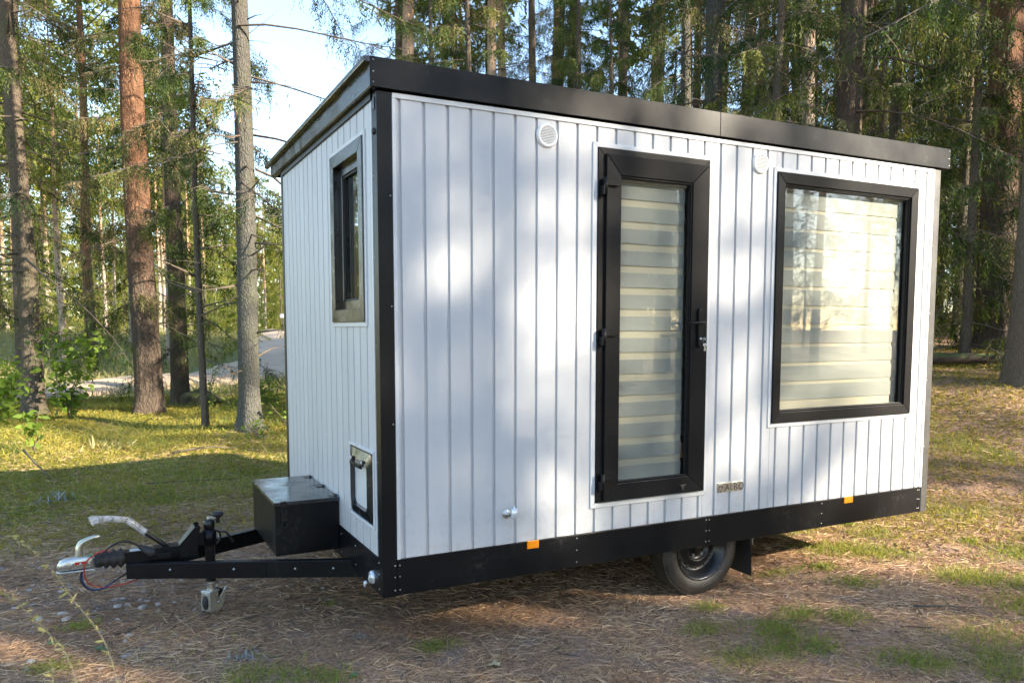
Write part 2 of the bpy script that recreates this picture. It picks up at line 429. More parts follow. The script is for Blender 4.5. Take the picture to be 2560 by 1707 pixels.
ground = link('ground', array_mesh('ground', nv, gq, None, ['forest_floor'], smooth=True))
tag(ground, 'forest floor of needle litter, moss and bare soil', 'ground', kind='structure')

# sandy track beyond the trees
m, N, L, B = mat('sand')
P = N.new('ShaderNodeNewGeometry').outputs['Position']
n1 = noise(N, L, 1.3, 5, 0.6, P); n2 = noise(N, L, 14, 5, 0.7, P)
L.new(mix(N, L, maprange(N, L, n2, 0.4, 0.7, 0, 0.6), ramp(N, L, n1, [(0.3, (0.50, 0.36, 0.24)), (0.7, (0.66, 0.51, 0.37))]), (0.44, 0.32, 0.22)), B.inputs['Base Color'])
B.inputs['Roughness'].default_value = 0.95; bump(N, L, B, n2, 0.5, 0.04); M['sand'] = m
def track(name, pts, wid, label, hump=0.0):
    pts = np.array(pts, float)
    t = np.linspace(0, len(pts) - 1, 70); P = np.stack([np.interp(t, np.arange(len(pts)), pts[:, k]) for k in (0, 1)], -1)
    for _ in range(6): P[1:-1] = (P[:-2] + P[1:-1] * 2 + P[2:]) / 4
    T = np.gradient(P, axis=0); T /= np.linalg.norm(T, axis=1)[:, None]; Nn = np.stack([-T[:, 1], T[:, 0]], -1)
    nw = 11; u = np.linspace(-1, 1, nw)
    wv = wid * (1 + 0.22 * np.sin(t * 2.1) + 0.12 * np.sin(t * 5.3 + 1))
    V = P[:, None, :] + Nn[:, None, :] * (u[None, :, None] * wv[:, None, None])
    Z = ground_h(V[..., 0], V[..., 1]) + 0.05 + (hump * (0.6 + 0.4 * np.sin(t * 2.7)))[:, None] * (1 - u ** 2)[None, :] - 0.35 * (np.abs(u)[None, :] > 0.99)
    v = np.concatenate([V, Z[..., None]], -1).reshape(-1, 3)
    i = (np.arange(len(P) - 1)[:, None] * nw + np.arange(nw - 1)[None, :]).ravel()
    o = link(name, array_mesh(name, v, np.stack([i, i + nw, i + nw + 1, i + 1], -1), None, ['sand'], smooth=True))
    tag(o, label, 'track', kind='structure'); return o
track('sandy_track', [(-12, 15.5), (-6, 18.2), (-2.3, 21.0), (0.2, 22.8), (2.6, 25.5), (5.0, 31), (7.0, 38), (9.0, 47), (10, 60)], 2.3, 'pale sandy track winding between the trees', 0.28)

# ------------------------------------------------------------------ the cabin trailer
BOX_Z = 0.36                       # underside of the cabin above the ground
LEN, WID, TOP = 4.307, 2.40, 2.545
trailer = link('cabin_trailer', None, None, (0, 0, BOX_Z))
tag(trailer, 'white clad cabin on a single axle trailer with black frame and drawbar', 'trailer')

DOOR_T = (1.258, 2.130, 0.335, 2.440)      # outer edge of the white trim
WIN_T = (2.645, 4.083, 0.733, 2.425)
VENTS = ((0.962, 2.441), (2.528, 2.437))
DOOR_H = (1.290, 2.106, 0.366, 2.414)      # holes in the wall
WIN_H = (2.671, 4.055, 0.761, 2.399)
FWIN_H = (0.225, 0.878, 1.424, 2.388)      # along y
HATCH_H = (0.135, 0.575, 0.343, 0.728)

# side wall
mb = MB()
for a, b, c0, c1 in holes_rects(0.02, LEN - 0.02, 0.1, TOP, [DOOR_H, WIN_H]): mb.box(a, b, 0.0115, 0.06, c0, c1)
side_wall = mb.build('side_wall', 'white_board', trailer)
grooves = [0.114 + 0.1305 * k for k in range(32)]
edges = [0.0745 - 0.0086] + grooves + [4.2405 + 0.0086]
for a, b in zip(edges, edges[1:]):
    for q in holes_rects(a + 0.0086, b - 0.0086, 0.192, 2.538, [DOOR_H, WIN_H]):
        mb = MB(); mb.box(q[0], q[1], 0.0, 0.016, q[2], q[3]); mb.build('cladding_board', 'white_board', side_wall, bevel=0.002, seg=1)
# front wall
mb = MB()
for a, b, c0, c1 in holes_rects(0.02, WID - 0.02, 0.1, TOP, [FWIN_H, HATCH_H]): mb.box(0.0135, 0.06, a, b, c0, c1)
front_wall = mb.build('front_wall', 'white_board', trailer)
gr = [0.097 + 0.1293 * k for k in range(18)]
edges = [0.0725 - 0.0075] + gr + [2.3395 + 0.0075]
for a, b in zip(edges, edges[1:]):
    for q in holes_rects(a + 0.0075, b - 0.0075, 0.192, 2.528, [FWIN_H, HATCH_H]):
        mb = MB(); mb.box(0.0, 0.016, q[0], q[1], q[2], q[3]); mb.build('cladding_board', 'white_board', front_wall, bevel=0.002, seg=1)
# far and rear walls, floor, ceiling
mb = MB(); mb.box(0.02, LEN - 0.02, WID - 0.06, WID - 0.009, 0.1, TOP); far_wall = mb.build('far_wall', 'white_board', trailer)
for k in range(33):
    mb = MB(); x0 = 0.0745 + 0.1263 * k; mb.box(x0, x0 + 0.112, WID - 0.0125, WID, 0.192, 2.53); mb.build('cladding_board', 'white_board', far_wall)
mb = MB(); mb.box(LEN - 0.06, LEN - 0.009, 0.062, WID - 0.062, 0.1, TOP); rear_wall = mb.build('rear_wall', 'white_board', trailer)
for k in range(17):
    mb = MB(); y0 = 0.076 + 0.1325 * k; mb.box(LEN - 0.0125, LEN, y0, y0 + 0.118, 0.192, 2.53); mb.build('cladding_board', 'white_board', rear_wall)
mb = MB(); mb.box(0.061, LEN - 0.061, 0.33, WID - 0.33, 0.06, 0.10); mb.build('floor_panel', 'floor_dark', trailer)
mb = MB(); mb.box(0.061, LEN - 0.061, 0.061, 0.329, 0.30, 0.32); mb.box(0.061, LEN - 0.061, WID - 0.329, WID - 0.061, 0.30, 0.32); mb.build('wheel_box', 'floor_dark', trailer)
mb = MB(); mb.box(0.061, LEN - 0.061, 0.061, WID - 0.061, 2.46, 2.49); mb.build('ceiling_panel', 'inner_wall', trailer)
# corner posts
for x0, x1, y0, y1, mt in ((-0.004, 0.074, -0.004, 0.072, 'black_coat'), (4.241, LEN + 0.004, -0.004, 0.072, 'grey_steel'),
                           (-0.004, 0.074, WID - 0.06, WID + 0.004, 'black_coat'), (4.241, LEN + 0.004, WID - 0.072, WID + 0.004, 'grey_steel')):
    mb = MB(); mb.box(x0, x1, y0, y1, -0.003, 2.555); mb.build('corner_post', mt, trailer, bevel=0.003)
# skirt rails
def skirt(x0, x1, y0, y1):
    mb = MB(); mb.box(x0, x1, y0, y1, 0.0, 0.1895); return mb.build('skirt_panel', 'black_coat', trailer, bevel=0.002)
skirt(0.0755, 2.1525, -0.0035, 0.03); skirt(2.1535, 4.2065, -0.0035, 0.03)
o = skirt(4.2075, 4.2405, -0.0035, 0.03)
o = skirt(-0.0035, 0.03, 0.0735, WID - 0.0615)
skirt(0.0755, 4.2395, WID - 0.03, WID + 0.0035); skirt(LEN - 0.03, LEN + 0.0035, 0.0735, WID - 0.0735)
# screws on posts, skirt and fascia (one strewn set)
mb = MB()
def screw(p, ax, r=0.0042): mb.lathe([(r, 0.0), (r, 0.0015), (r * 0.6, 0.003), (0.0001, 0.0032)], p, ax, 8)
for x, zs in ((0.062, (0.03, 0.10, 0.16, 0.9, 1.5, 2.05)), (0.088, (0.03, 0.10, 0.16)), (2.14, (0.03, 0.1, 0.17)), (2.166, (0.03, 0.1, 0.17)),
              (1.17, (0.03, 0.1, 0.17)), (3.18, (0.03, 0.1, 0.17)), (4.198, (0.03, 0.1, 0.17)), (4.216, (0.03, 0.1, 0.17)), (4.25, (0.5, 1.0, 1.5, 2.0))):
    for z in zs: screw((x, -0.0042, z), (0, -1, 0))
for y, zs in ((0.055, (0.03, 0.11, 0.17, 0.7, 1.3, 1.75, 2.15)), (0.5, (0.04, 0.15)), (0.8, (0.04, 0.15)), (1.9, (0.04, 0.15))):
    for z in zs: screw((-0.0042, y, z), (-1, 0, 0))
for z in (2.585, 2.635, 2.69): screw((-0.025, -0.0262, z), (0, -1, 0)); screw((4.366, -0.0262, z), (0, -1, 0))
tag(mb.build('screws', 'screw_steel', trailer), kind='stuff')

# roof: fascia, drip edge, soffit
roof_e = MB(); 
roof_e.hull8([(-0.038, -0.022, 2.66), (4.379, -0.022, 2.66), (4.379, 2.58, 2.62), (-0.038, 2.58, 2.62)], [(-0.038, -0.022, 2.702), (4.379, -0.022, 2.702), (4.379, 2.58, 2.66), (-0.038, 2.58, 2.66)])
roof = roof_e.build('roof', 'black_coat', trailer)
for a, b in ((-0.041, 2.1695), (2.1725, 4.382)):
    mb = MB(); mb.box(a, b, -0.025, -0.0205, 2.564, 2.708); mb.box(a, b, -0.0205, 0.012, 2.564, 2.568); mb.box(a, b, -0.0205, 0.02, 2.7035, 2.708)
    mb.build('fascia_panel', 'black_coat', roof, bevel=0.0015)
mb = MB(); mb.box(2.165, 2.177, -0.0195, -0.015, 2.57, 2.70); mb.build('fascia_joint', 'black_coat', roof)
def slope(y): return 2.708 - 0.045 * y / 2.6
mb = MB()   # front fascia
mb.hull8([(-0.0405, -0.0195, 2.566), (-0.0355, -0.0195, 2.566), (-0.0355, 2.60, 2.566), (-0.0405, 2.60, 2.566)],
         [(-0.0405, -0.0195, 2.676), (-0.0355, -0.0195, 2.676), (-0.0355, 2.60, 2.640), (-0.0405, 2.60, 2.640)])
mb.box(-0.0355, -0.001, -0.0195, 2.60, 2.562, 2.566)
mb.build('front_fascia', 'satin_lid', roof, bevel=0.0015)
mb = MB()   # drip edge: folded strip that overhangs the front fascia
a = [(-0.072, -0.026), (-0.041, -0.026), (-0.041, 2.68), (-0.072, 2.68)]
mb.hull8([(x, y, 2.676 - 0.036 * max(y, 0) / 2.6 + (0.0 if x > -0.05 else 0.002)) for x, y in a], [(x, y, 2.709 - 0.036 * max(y, 0) / 2.6 - (0.006 if x < -0.05 else 0)) for x, y in a])
mb.build('drip_edge', 'satin_lid', roof, bevel=0.003)
mb = MB(); mb.box(-0.037, 4.378, 2.595, 2.60, 2.566, 2.655); mb.box(4.376, 4.3815, -0.0195, 2.594, 2.566, 2.66); mb.build('rear_fascia', 'black_coat', roof)
mb = MB(); mb.box(0.0, LEN, 0.013, WID, 2.5455, 2.561); mb.build('soffit', 'black_coat', roof)
mb = MB(); mb.box(0.076, 4.239, -0.007, 0.0, 2.528, 2.553); mb.build('eaves_trim', 'white_trim', side_wall, bevel=0.002)
mb = MB(); mb.box(-0.012, -0.0006, 0.074, WID - 0.0615, 2.529, 2.5615); mb.build('eaves_trim', 'black_coat', front_wall, bevel=0.002)
mb = MB(); mb.box(-0.007, 0.0, 0.0735, 0.0915, 0.20, 2.52); mb.build('end_trim', 'white_trim', front_wall)
mb = MB(); mb.box(0.0755, 0.0935, -0.006, 0.0, 0.192, 2.5275); mb.build('end_trim', 'white_trim', side_wall)
mb = MB(); mb.box(4.219, 4.2395, -0.006, 0.0, 0.192, 2.5275); mb.build('end_trim', 'white_trim', side_wall)

# mitred rectangular frame: plane 'side' (x,z at depth y) or 'front' (y,z at depth x)
def frame_pieces(o_, i_, d0, d1, plane, lip=0.0):
    """o_ / i_ : (a0,a1,z0,z1) outer and inner rectangle; d0 outer face depth, d1 back; lip: inner edge set back by lip"""
    g = 0.0004
    O = [(o_[0], o_[2]), (o_[1], o_[2]), (o_[1], o_[3]), (o_[0], o_[3])]
    I = [(i_[0], i_[2]), (i_[1], i_[2]), (i_[1], i_[3]), (i_[0], i_[3])]
    P3 = (lambda a, z, d: (a, d, z)) if plane == 'side' else (lambda a, z, d: (d, a, z))
    out = []
    for k in range(4):
        j = (k + 1) % 4
        c = [O[k], O[j], I[j], I[k]]
        e = Vector((O[j][0] - O[k][0], O[j][1] - O[k][1])).normalized() * g
        c = [(c[0][0] + e[0], c[0][1] + e[1]), (c[1][0] - e[0], c[1][1] - e[1]), (c[2][0] - e[0], c[2][1] - e[1]), (c[3][0] + e[0], c[3][1] + e[1])]
        fr = [P3(c[0][0], c[0][1], d0), P3(c[1][0], c[1][1], d0), P3(c[2][0], c[2][1], d0 + lip), P3(c[3][0], c[3][1], d0 + lip)]
        bk = [P3(a, z, d1) for a, z in c]
        out.append((fr, bk))
    return out
def frame(name, o_, i_, d0, d1, plane, mt, parent, bevel=0.002, lip=0.0):
    mb = MB()
    for fr, bk in frame_pieces(o_, i_, d0, d1, plane, lip): mb.hull8(fr, bk)
    ob = mb.build(name, mt, parent, bevel=bevel)
    return ob

# --- door
door = link('door', None, trailer)
frame('door_trim', DOOR_T, DOOR_H, -0.009, 0.02, 'side', 'white_trim', door, 0.003)
frame('door_frame', (1.2905, 2.1055, 0.3665, 2.4135), (1.345, 2.045, 0.425, 2.352), -0.016, 0.055, 'side', 'frame_black', door)
frame('door_leaf', (1.337, 2.086, 0.372, 2.378), (1.437, 1.966, 0.473, 2.264), -0.034, 0.03, 'side', 'frame_black', door, 0.003, 0.006)
frame('glazing_seal', (1.4375, 1.9655, 0.4735, 2.2635), (1.449, 1.954, 0.485, 2.252), -0.010, 0.004, 'side', 'seal_rubber', door, 0)
frame('glazing_bead', (1.438, 1.965, 0.474, 2.263), (1.446, 1.957, 0.482, 2.255), -0.020, -0.0105, 'side', 'frame_black', door, 0.001)
mb = MB(); mb.box(1.446, 1.957, 0.0045, 0.0105, 0.482, 2.255); mb.build('door_glass', 'pane_glass', door)
# blind in two layers: cloth bands in front of a sheer sheet
def blind(parent, x0, x1, z0, z1, first, pitch, band, yf, yb, width_in=0.0):
    mb = MB(); mb.box(x0, x1, yb, yb + 0.002, z0, z1); mb.build('blind_sheet', 'blind_sheer', parent)
    base = MB(); base.box(x0 + width_in, x1 - width_in, 0, 0.0015, -band, 0); me = base.mesh('blind_band', ['blind_cloth'])
    z = first
    while z - band > z0 - 0.02:
        link('blind_band', me, parent, (0, yf, z))
        z -= pitch
    mb = MB(); mb.box(x0 - 0.004, x1 + 0.004, yf - 0.012, yb + 0.02, z1 - 0.02, z1 + 0.045); mb.build('blind_cassette', 'white_trim', parent)
blind(door, 1.448, 1.956, 0.47, 2.262, 2.232, 0.1286, 0.086, 0.036, 0.042)
# hinges
hm = MB()
hm.tube([(1.318, -0.048, -0.052), (1.318, -0.048, 0.048)], 0.0125, 12)
hm.box(1.302, 1.331, -0.056, -0.016, -0.05, 0.0)
hm.box(1.331, 1.414, -0.052, -0.0345, 0.004, 0.05)
hm.box(1.313, 1.335, -0.055, -0.03, 0.004, 0.048)
hme = hm.mesh('hinge', [M['frame_black']])
for z in (2.195, 1.342, 0.497): link('hinge', hme, door, (0, 0, z))
# handle with long plate, lever and lock
mb = MB()
poly = [(2.030 + 0.017 * math.cos(a), 1.497 + 0.017 * math.sin(a)) for a in np.linspace(0, math.pi, 9)] + [(2.030 + 0.017 * math.cos(a), 1.290 + 0.017 * math.sin(a)) for a in np.linspace(math.pi, 2 * math.pi, 9)]
mb.prism(poly, 1, -0.046, -0.0345)
hd = mb.build('handle_plate', 'frame_black', door, bevel=0.002)
mb = MB(); mb.tube([(2.030, -0.045, 1.425), (2.030, -0.084, 1.425)], 0.011, 12)
mb.tube([(2.034, -0.086, 1.425), (1.99, -0.088, 1.424), (1.94, -0.088, 1.421), (1.90, -0.085, 1.42)], [0.011, 0.0105, 0.0095, 0.008], 12, flat=0.7)
mb.build('door_lever', 'frame_black', door)
mb = MB(); mb.lathe([(0.0001, 0.004), (0.007, 0.004), (0.0085, 0)], (2.031, -0.0462, 1.325), (0, -1, 0), 16); mb.build('lock_cylinder', 'zinc', door)
mb = MB(); mb.prism([(1.893, 0.425), (1.943, 0.425), (1.918, 0.382)], 1, -0.0375, -0.0345); mb.build('badge', 'seal_rubber', door)
mb = MB(); mb.prism([(1.905, 0.4185), (1.931, 0.4185), (1.918, 0.3945)], 1, -0.0385, -0.0376); mb.build('badge_face', 'grey_steel', door)
mb = MB(); mb.box(1.893, 1.943, -0.0382, -0.0376, 0.4215, 0.4245); mb.build('badge_edge', 'screw_steel', door)

# --- side window
win = link('side_window', None, trailer)
frame('window_trim', WIN_T, WIN_H, -0.009, 0.02, 'side', 'white_trim', win, 0.003)
frame('window_frame', (2.6715, 4.0545, 0.7615, 2.3985), (2.742, 3.984, 0.832, 2.328), -0.020, 0.055, 'side', 'frame_black', win, 0.003, 0.004)
frame('glazing_bead', (2.7425, 3.9835, 0.8325, 2.3275), (2.752, 3.974, 0.842, 2.318), -0.004, 0.024, 'side', 'frame_black', win, 0.0015)
frame('glazing_seal', (2.7522, 3.9738, 0.8422, 2.3178), (2.757, 3.969, 0.847, 2.313), 0.004, 0.024, 'side', 'seal_rubber', win, 0)
mb = MB(); mb.box(2.750, 3.976, 0.0245, 0.0305, 0.840, 2.320); mb.build('window_glass', 'pane_glass', win)
blind(win, 2.745, 3.981, 0.80, 2.325, 2.292, 0.1286, 0.104, 0.056, 0.062)

# --- front window: deep dark frame with an opening sash
fw = link('front_window', None, trailer)
frame('window_trim', (0.199, 0.904, 1.398, 2.414), FWIN_H, -0.009, 0.02, 'front', 'white_trim', fw, 0.003)
frame('window_frame', (0.2255, 0.8775, 1.4245, 2.3875), (0.300, 0.805, 1.497, 2.316), -0.018, 0.06, 'front', 'satin_lid', fw, 0.003)
frame('sash', (0.3005, 0.8045, 1.4975, 2.3155), (0.352, 0.752, 1.549, 2.264), 0.020, 0.075, 'front', 'satin_lid', fw, 0.003)
frame('glazing_bead', (0.3525, 0.7515, 1.5495, 2.2635), (0.362, 0.742, 1.559, 2.254), 0.030, 0.044, 'front', 'seal_rubber', fw, 0.001)
mb = MB(); mb.box(0.0445, 0.0505, 0.353, 0.751, 1.55, 2.263); mb.build('window_glass', 'pane_glass', fw)

# --- service hatch
ht = link('service_hatch', None, trailer)
frame('hatch_trim', (0.119, 0.591, 0.327, 0.744), HATCH_H, -0.009, 0.02, 'front', 'white_trim', ht, 0.003)
def rrect(a0, a1, z0, z1, r, n=6):
    pts = []
    for cx, cz, s in ((a1 - r, z1 - r, 0), (a0 + r, z1 - r, 1), (a0 + r, z0 + r, 2), (a1 - r, z0 + r, 3)):
        for k in range(n + 1):
            t = math.pi / 2 * (s + k / n); pts.append((cx + r * math.cos(t), cz + r * math.sin(t)))
    return pts
def ring(mb, po, pi_, d0, d1, dmid):
    n = len(po)
    vs = [(d0, a, z) for a, z in po] + [(d1, a, z) for a, z in po] + [(dmid, a, z) for a, z in pi_] + [(d1, a, z) for a, z in pi_]
    fs = []
    for k in range(n):
        j = (k + 1) % n
        fs += [(k, j, n + j, n + k), (k, 2 * n + k, 2 * n + j, j), (2 * n + k, 3 * n + k, 3 * n + j, 2 * n + j)]
    mb.add(vs, fs, 0, False)
mb = MB(); ring(mb, rrect(0.140, 0.570, 0.348, 0.723, 0.045), rrect(0.200, 0.512, 0.405, 0.668, 0.04), -0.006, 0.03, -0.024)
mb.build('hatch_rim', 'satin_lid', ht, bevel=0.002)
mb = MB(); mb.box(0.004, 0.012, 0.19, 0.52, 0.39, 0.68); mb.build('hatch_panel', 'white_trim', ht)
mb = MB()
mb.box(-0.034, -0.0245, 0.235, 0.275, 0.648, 0.680); mb.box(-0.034, -0.0245, 0.435, 0.475, 0.648, 0.680)
mb.hull8([(-0.042, 0.255, 0.634), (-0.042, 0.455, 0.634), (-0.026, 0.455, 0.634), (-0.026, 0.255, 0.634)], [(-0.048, 0.262, 0.654), (-0.048, 0.448, 0.654), (-0.030, 0.448, 0.654), (-0.030, 0.262, 0.654)])
mb.build('hatch_handle', 'black_steel', ht, bevel=0.003)
for y in (0.245, 0.465):
    mb = MB(); mb.lathe([(0.011, 0), (0.011, 0.002), (0.006, 0.004), (0.0001, 0.004)], (-0.0342, y + (0.008 if y < 0.3 else -0.008), 0.668), (-1, 0, 0), 12); mb.build('hatch_lock', 'zinc', ht)

# --- air vents
for vx, vz in VENTS:
    v = link('air_vent', None, trailer, (vx, 0, vz))
    mb = MB(); mb.lathe([(0.047, -0.004), (0.047, 0.010), (0.052, 0.016), (0.061, 0.014), (0.066, 0.006), (0.066, -0.004)], (0, 0, 0), (0, -1, 0), 40); mb.build('vent_ring', 'vent_white', v)
    mb = MB(); mb.lathe([(0.047, 0.001), (0.0001, 0.001)], (0, 0, 0), (0, -1, 0), 40); mb.build('vent_back', 'plate_dark', v)
    for k in range(11):
        z = -0.042 + 0.0084 * k; hw = math.sqrt(max(0.0475 ** 2 - z * z, 1e-5))
        mb = MB(); mb.hull8([(-hw, -0.003, z), (hw, -0.003, z), (hw, -0.003, z + 0.005), (-hw, -0.003, z + 0.005)], [(-hw, -0.012, z - 0.003), (hw, -0.012, z - 0.003), (hw, -0.012, z + 0.001), (-hw, -0.012, z + 0.001)])
        mb.build('louvre_slat', 'vent_white', v)

# --- side markers, door holder, name plate, bolt cap under the eaves
for x0 in (0.838, 3.396):
    mb = MB(); mb.box(x0, x0 + 0.075 + (0.012 if x0 > 2 else 0), -0.014, -0.0038, 0.150, 0.196); mb.build('side_marker', 'orange_lens', trailer, bevel=0.003)
dh = link('door_holder', None, trailer, (0.712, 0, 0.365))
mb = MB(); mb.lathe([(0.026, 0.0002), (0.026, 0.003), (0.022, 0.005), (0.008, 0.006), (0.007, 0.03), (0.007, 0.045)], (0, 0, 0), (0, -1, 0), 24); mb.build('holder_base', 'zinc', dh)
mb = MB(); mb.lathe([(0.0001, -0.028), (0.017, -0.028), (0.019, -0.024), (0.019, 0.020), (0.015, 0.026), (0.004, 0.028), (0.004, 0.031), (0.006, 0.034), (0.004, 0.04), (0.0001, 0.041)], (0.020, -0.055, 0.012), (0, 0, 1), 20); mb.build('holder_cup', 'clear_lens', dh)
npl = link('name_plate', None, trailer, (2.336, 0, 0.367))
mb = MB(); mb.box(-0.107, 0.107, -0.0035, -0.0006, -0.031, 0.031); mb.build('plate', 'plate_metal', npl, bevel=0.001)
def text_mesh(s, size, name):
    cu = bpy.data.curves.new(name, 'FONT'); cu.body = s; cu.size = size; cu.extrude = 0.0006; cu.space_character = 1.08
    to = bpy.data.objects.new(name, cu); col.objects.link(to)
    dg = bpy.context.evaluated_depsgraph_get(); dg.update()
    me = bpy.data.meshes.new_from_object(to.evaluated_get(dg)); bpy.data.objects.remove(to); return me
tm = text_mesh('ALRO', 0.060, 'lettering'); tm.materials.clear(); tm.materials.append(M['plate_dark'])
lt = link('lettering', tm, npl, (-0.046, -0.0042, -0.021)); lt.rotation_euler.x = R(90)
mb = MB(); mb.prism([(-0.098, -0.012), (-0.092, -0.012), (-0.092, 0.006), (-0.070, 0.006), (-0.070, -0.012), (-0.064, -0.012), (-0.064, 0.010), (-0.070, 0.014), (-0.092, 0.014), (-0.098, 0.010)], 1, -0.0044, -0.0036)
mb.box(-0.090, -0.072, -0.0044, -0.0036, -0.021, -0.017)
mb.build('emblem', 'plate_dark', npl)
mb = MB()
for x in (-0.099, 0.099):
    for z in (-0.024, 0.024): mb.lathe([(0.004, 0), (0.003, 0.002), (0.0001, 0.0022)], (x, -0.0036, z), (0, -1, 0), 8)
mb.build('plate_screws', 'plate_dark', npl)
mb = MB(); mb.lathe([(0.017, 0), (0.017, 0.004), (0.010, 0.012), (0.0001, 0.013)], (-0.0041, 0.036, 2.365), (-1, 0, 0), 16); mb.build('cable_cap', 'black_steel', trailer)
mb = MB(); mb.box(-0.0085, -0.0041, 0.022, 0.05, 2.47, 2.53); mb.build('cable_cover', 'black_steel', trailer)
# front position lamp and its bracket
mb = MB(); mb.lathe([(0.036, 0.0), (0.036, 0.008), (0.031, 0.016), (0.018, 0.0185), (0.0001, 0.019)], (-0.0038, 0.168, 0.062), (-1, 0, 0), 24); lamp = mb.build('position_lamp', 'clear_lens', trailer)
mb = MB(); mb.lathe([(0.029, 0.0165), (0.029, 0.0185), (0.025, 0.0205), (0.023, 0.0185)], (-0.0038, 0.168, 0.062), (-1, 0, 0), 24); mb.lathe([(0.013, 0.0185), (0.010, 0.022), (0.0001, 0.023)], (-0.0038, 0.168, 0.062), (-1, 0, 0), 16); mb.build('lamp_reflector', 'zinc', lamp)
mb = MB(); mb.tube([(0.01, 0.30, 0.0), (-0.008, 0.30, -0.006), (-0.012, 0.30, -0.03)], [0.010, 0.011, 0.007], 10); mb.build('reflector_stub', 'clear_lens', trailer)

# --- running gear
for side, yo in ((1, 0.092), (-1, WID - 0.092)):
    w = link('wheel', None, trailer, (2.198, yo, -0.053))
    s_ = side
    mb = MB()
    prof = [(0.203, 0.012), (0.208, 0.003), (0.222, -0.004), (0.246, -0.007), (0.262, -0.005), (0.268, -0.001), (0.283, 0.004), (0.297, 0.014), (0.303, 0.024), (0.305, 0.05), (0.306, 0.09), (0.305, 0.13), (0.303, 0.158), (0.297, 0.168), (0.27, 0.184), (0.22, 0.184), (0.203, 0.17)]
    mb.lathe([(r, t * s_) for r, t in prof], (0, 0, 0), (0, 1, 0), 72)
    ty = mb.build('tyre', 'tyre_rubber', w)
    mb = MB()
    for k in range(84):                                   # shoulder blocks of the tread
        a = 2 * math.pi * k / 84; ca, sa = math.cos(a), math.sin(a); tx, tz = -sa, ca
        for t0, t1 in ((0.016, 0.050), (0.134, 0.166)):
            def q(r, t, u): return (r * ca + tx * u, t * s_, r * sa + tz * u)
            mb.hull8([q(0.298, t0, -0.0085), q(0.298, t1, -0.006), q(0.298, t1, 0.006), q(0.298, t0, 0.0085)][::s_], [q(0.3095, t0 + 0.004, -0.0075), q(0.3105, t1, -0.006), q(0.3105, t1, 0.006), q(0.3095, t0 + 0.004, 0.0075)][::s_])
    tag(mb.build('tread_blocks', 'tyre_rubber', w), kind='stuff')
    mb = MB()
    prof = [(0.204, 0.010), (0.207, 0.001), (0.201, -0.002), (0.195, 0.006), (0.188, 0.010), (0.182, 0.022), (0.168, 0.032), (0.160, 0.055), (0.150, 0.066), (0.128, 0.066), (0.112, 0.058), (0.098, 0.046), (0.090, 0.042), (0.083, 0.047), (0.074, 0.060), (0.04, 0.062), (0.037, 0.058)]
    mb.lathe([(r, t * s_) for r, t in prof], (0, 0, 0), (0, 1, 0), 64); rim = mb.build('rim', 'black_steel', w)
    mb = MB(); mb.lathe([(r, t * s_) for r, t in ((0.037, 0.07), (0.037, 0.035), (0.031, 0.028), (0.0001, 0.026))], (0, 0, 0), (0, 1, 0), 24); mb.build('hub_cap', 'black_steel', w)
    for k in range(5):
        a = 2 * math.pi * k / 5 + 0.3; c = (0.056 * math.cos(a), 0.062 * s_, 0.056 * math.sin(a))
        mb = MB(); mb.lathe([(0.0105, 0), (0.0105, 0.014), (0.006, 0.018), (0.0001, 0.018)], c, (0, -s_, 0), 6, smooth=False); mb.build('wheel_bolt', 'screw_steel', w)
    for k in range(12):
        a = 2 * math.pi * k / 12; c = (0.139 * math.cos(a), 0.0655 * s_, 0.139 * math.sin(a))
        mb = MB(); mb.lathe([(0.0095, -0.0005), (0.0095, 0.0015), (0.0001, 0.0016)], c, (0, -s_, 0), 10); mb.build('rim_hole', 'seal_rubber', w)
    mb = MB(); mb.tube([(0.115, 0.038 * s_, -0.150), (0.119, 0.020 * s_, -0.156)], 0.004, 8); mb.build('valve_stem', 'rubber', w)
    # mudguard behind the tyre
    mb = MB(); pts = []
    y0, y1 = sorted((yo - 0.012 * s_, yo + 0.21 * s_))
    prof = [(2.552, 0.10), (2.572, 0.04), (2.598, -0.02), (2.612, -0.10), (2.618, -0.29)]
    for (xa, za), (xb, zb) in zip(prof, prof[1:]):
        mb.hull8([(xa, y0, za), (xa + 0.004, y0, za), (xa + 0.004, y1, za), (xa, y1, za)], [(xb, y0, zb), (xb + 0.004, y0, zb), (xb + 0.004, y1, zb), (xb, y1, zb)])
    mb.build('mud_flap', 'rubber', trailer)
    mb = MB(); mb.box(2.626, 2.634, y0 + 0.004, y0 + 0.03, -0.075, 0.05); mb.build('flap_bracket', 'zinc', trailer)
mb = MB(); mb.box(2.16, 2.24, 0.30, WID - 0.30, -0.10, -0.02); mb.build('axle', 'black_steel', trailer, bevel=0.006)
for y in (0.36, WID - 0.42):
    mb = MB(); mb.box(0.10, LEN - 0.1, y, y + 0.06, -0.055, 0.058); mb.build('chassis_rail', 'black_steel', trailer, bevel=0.004)

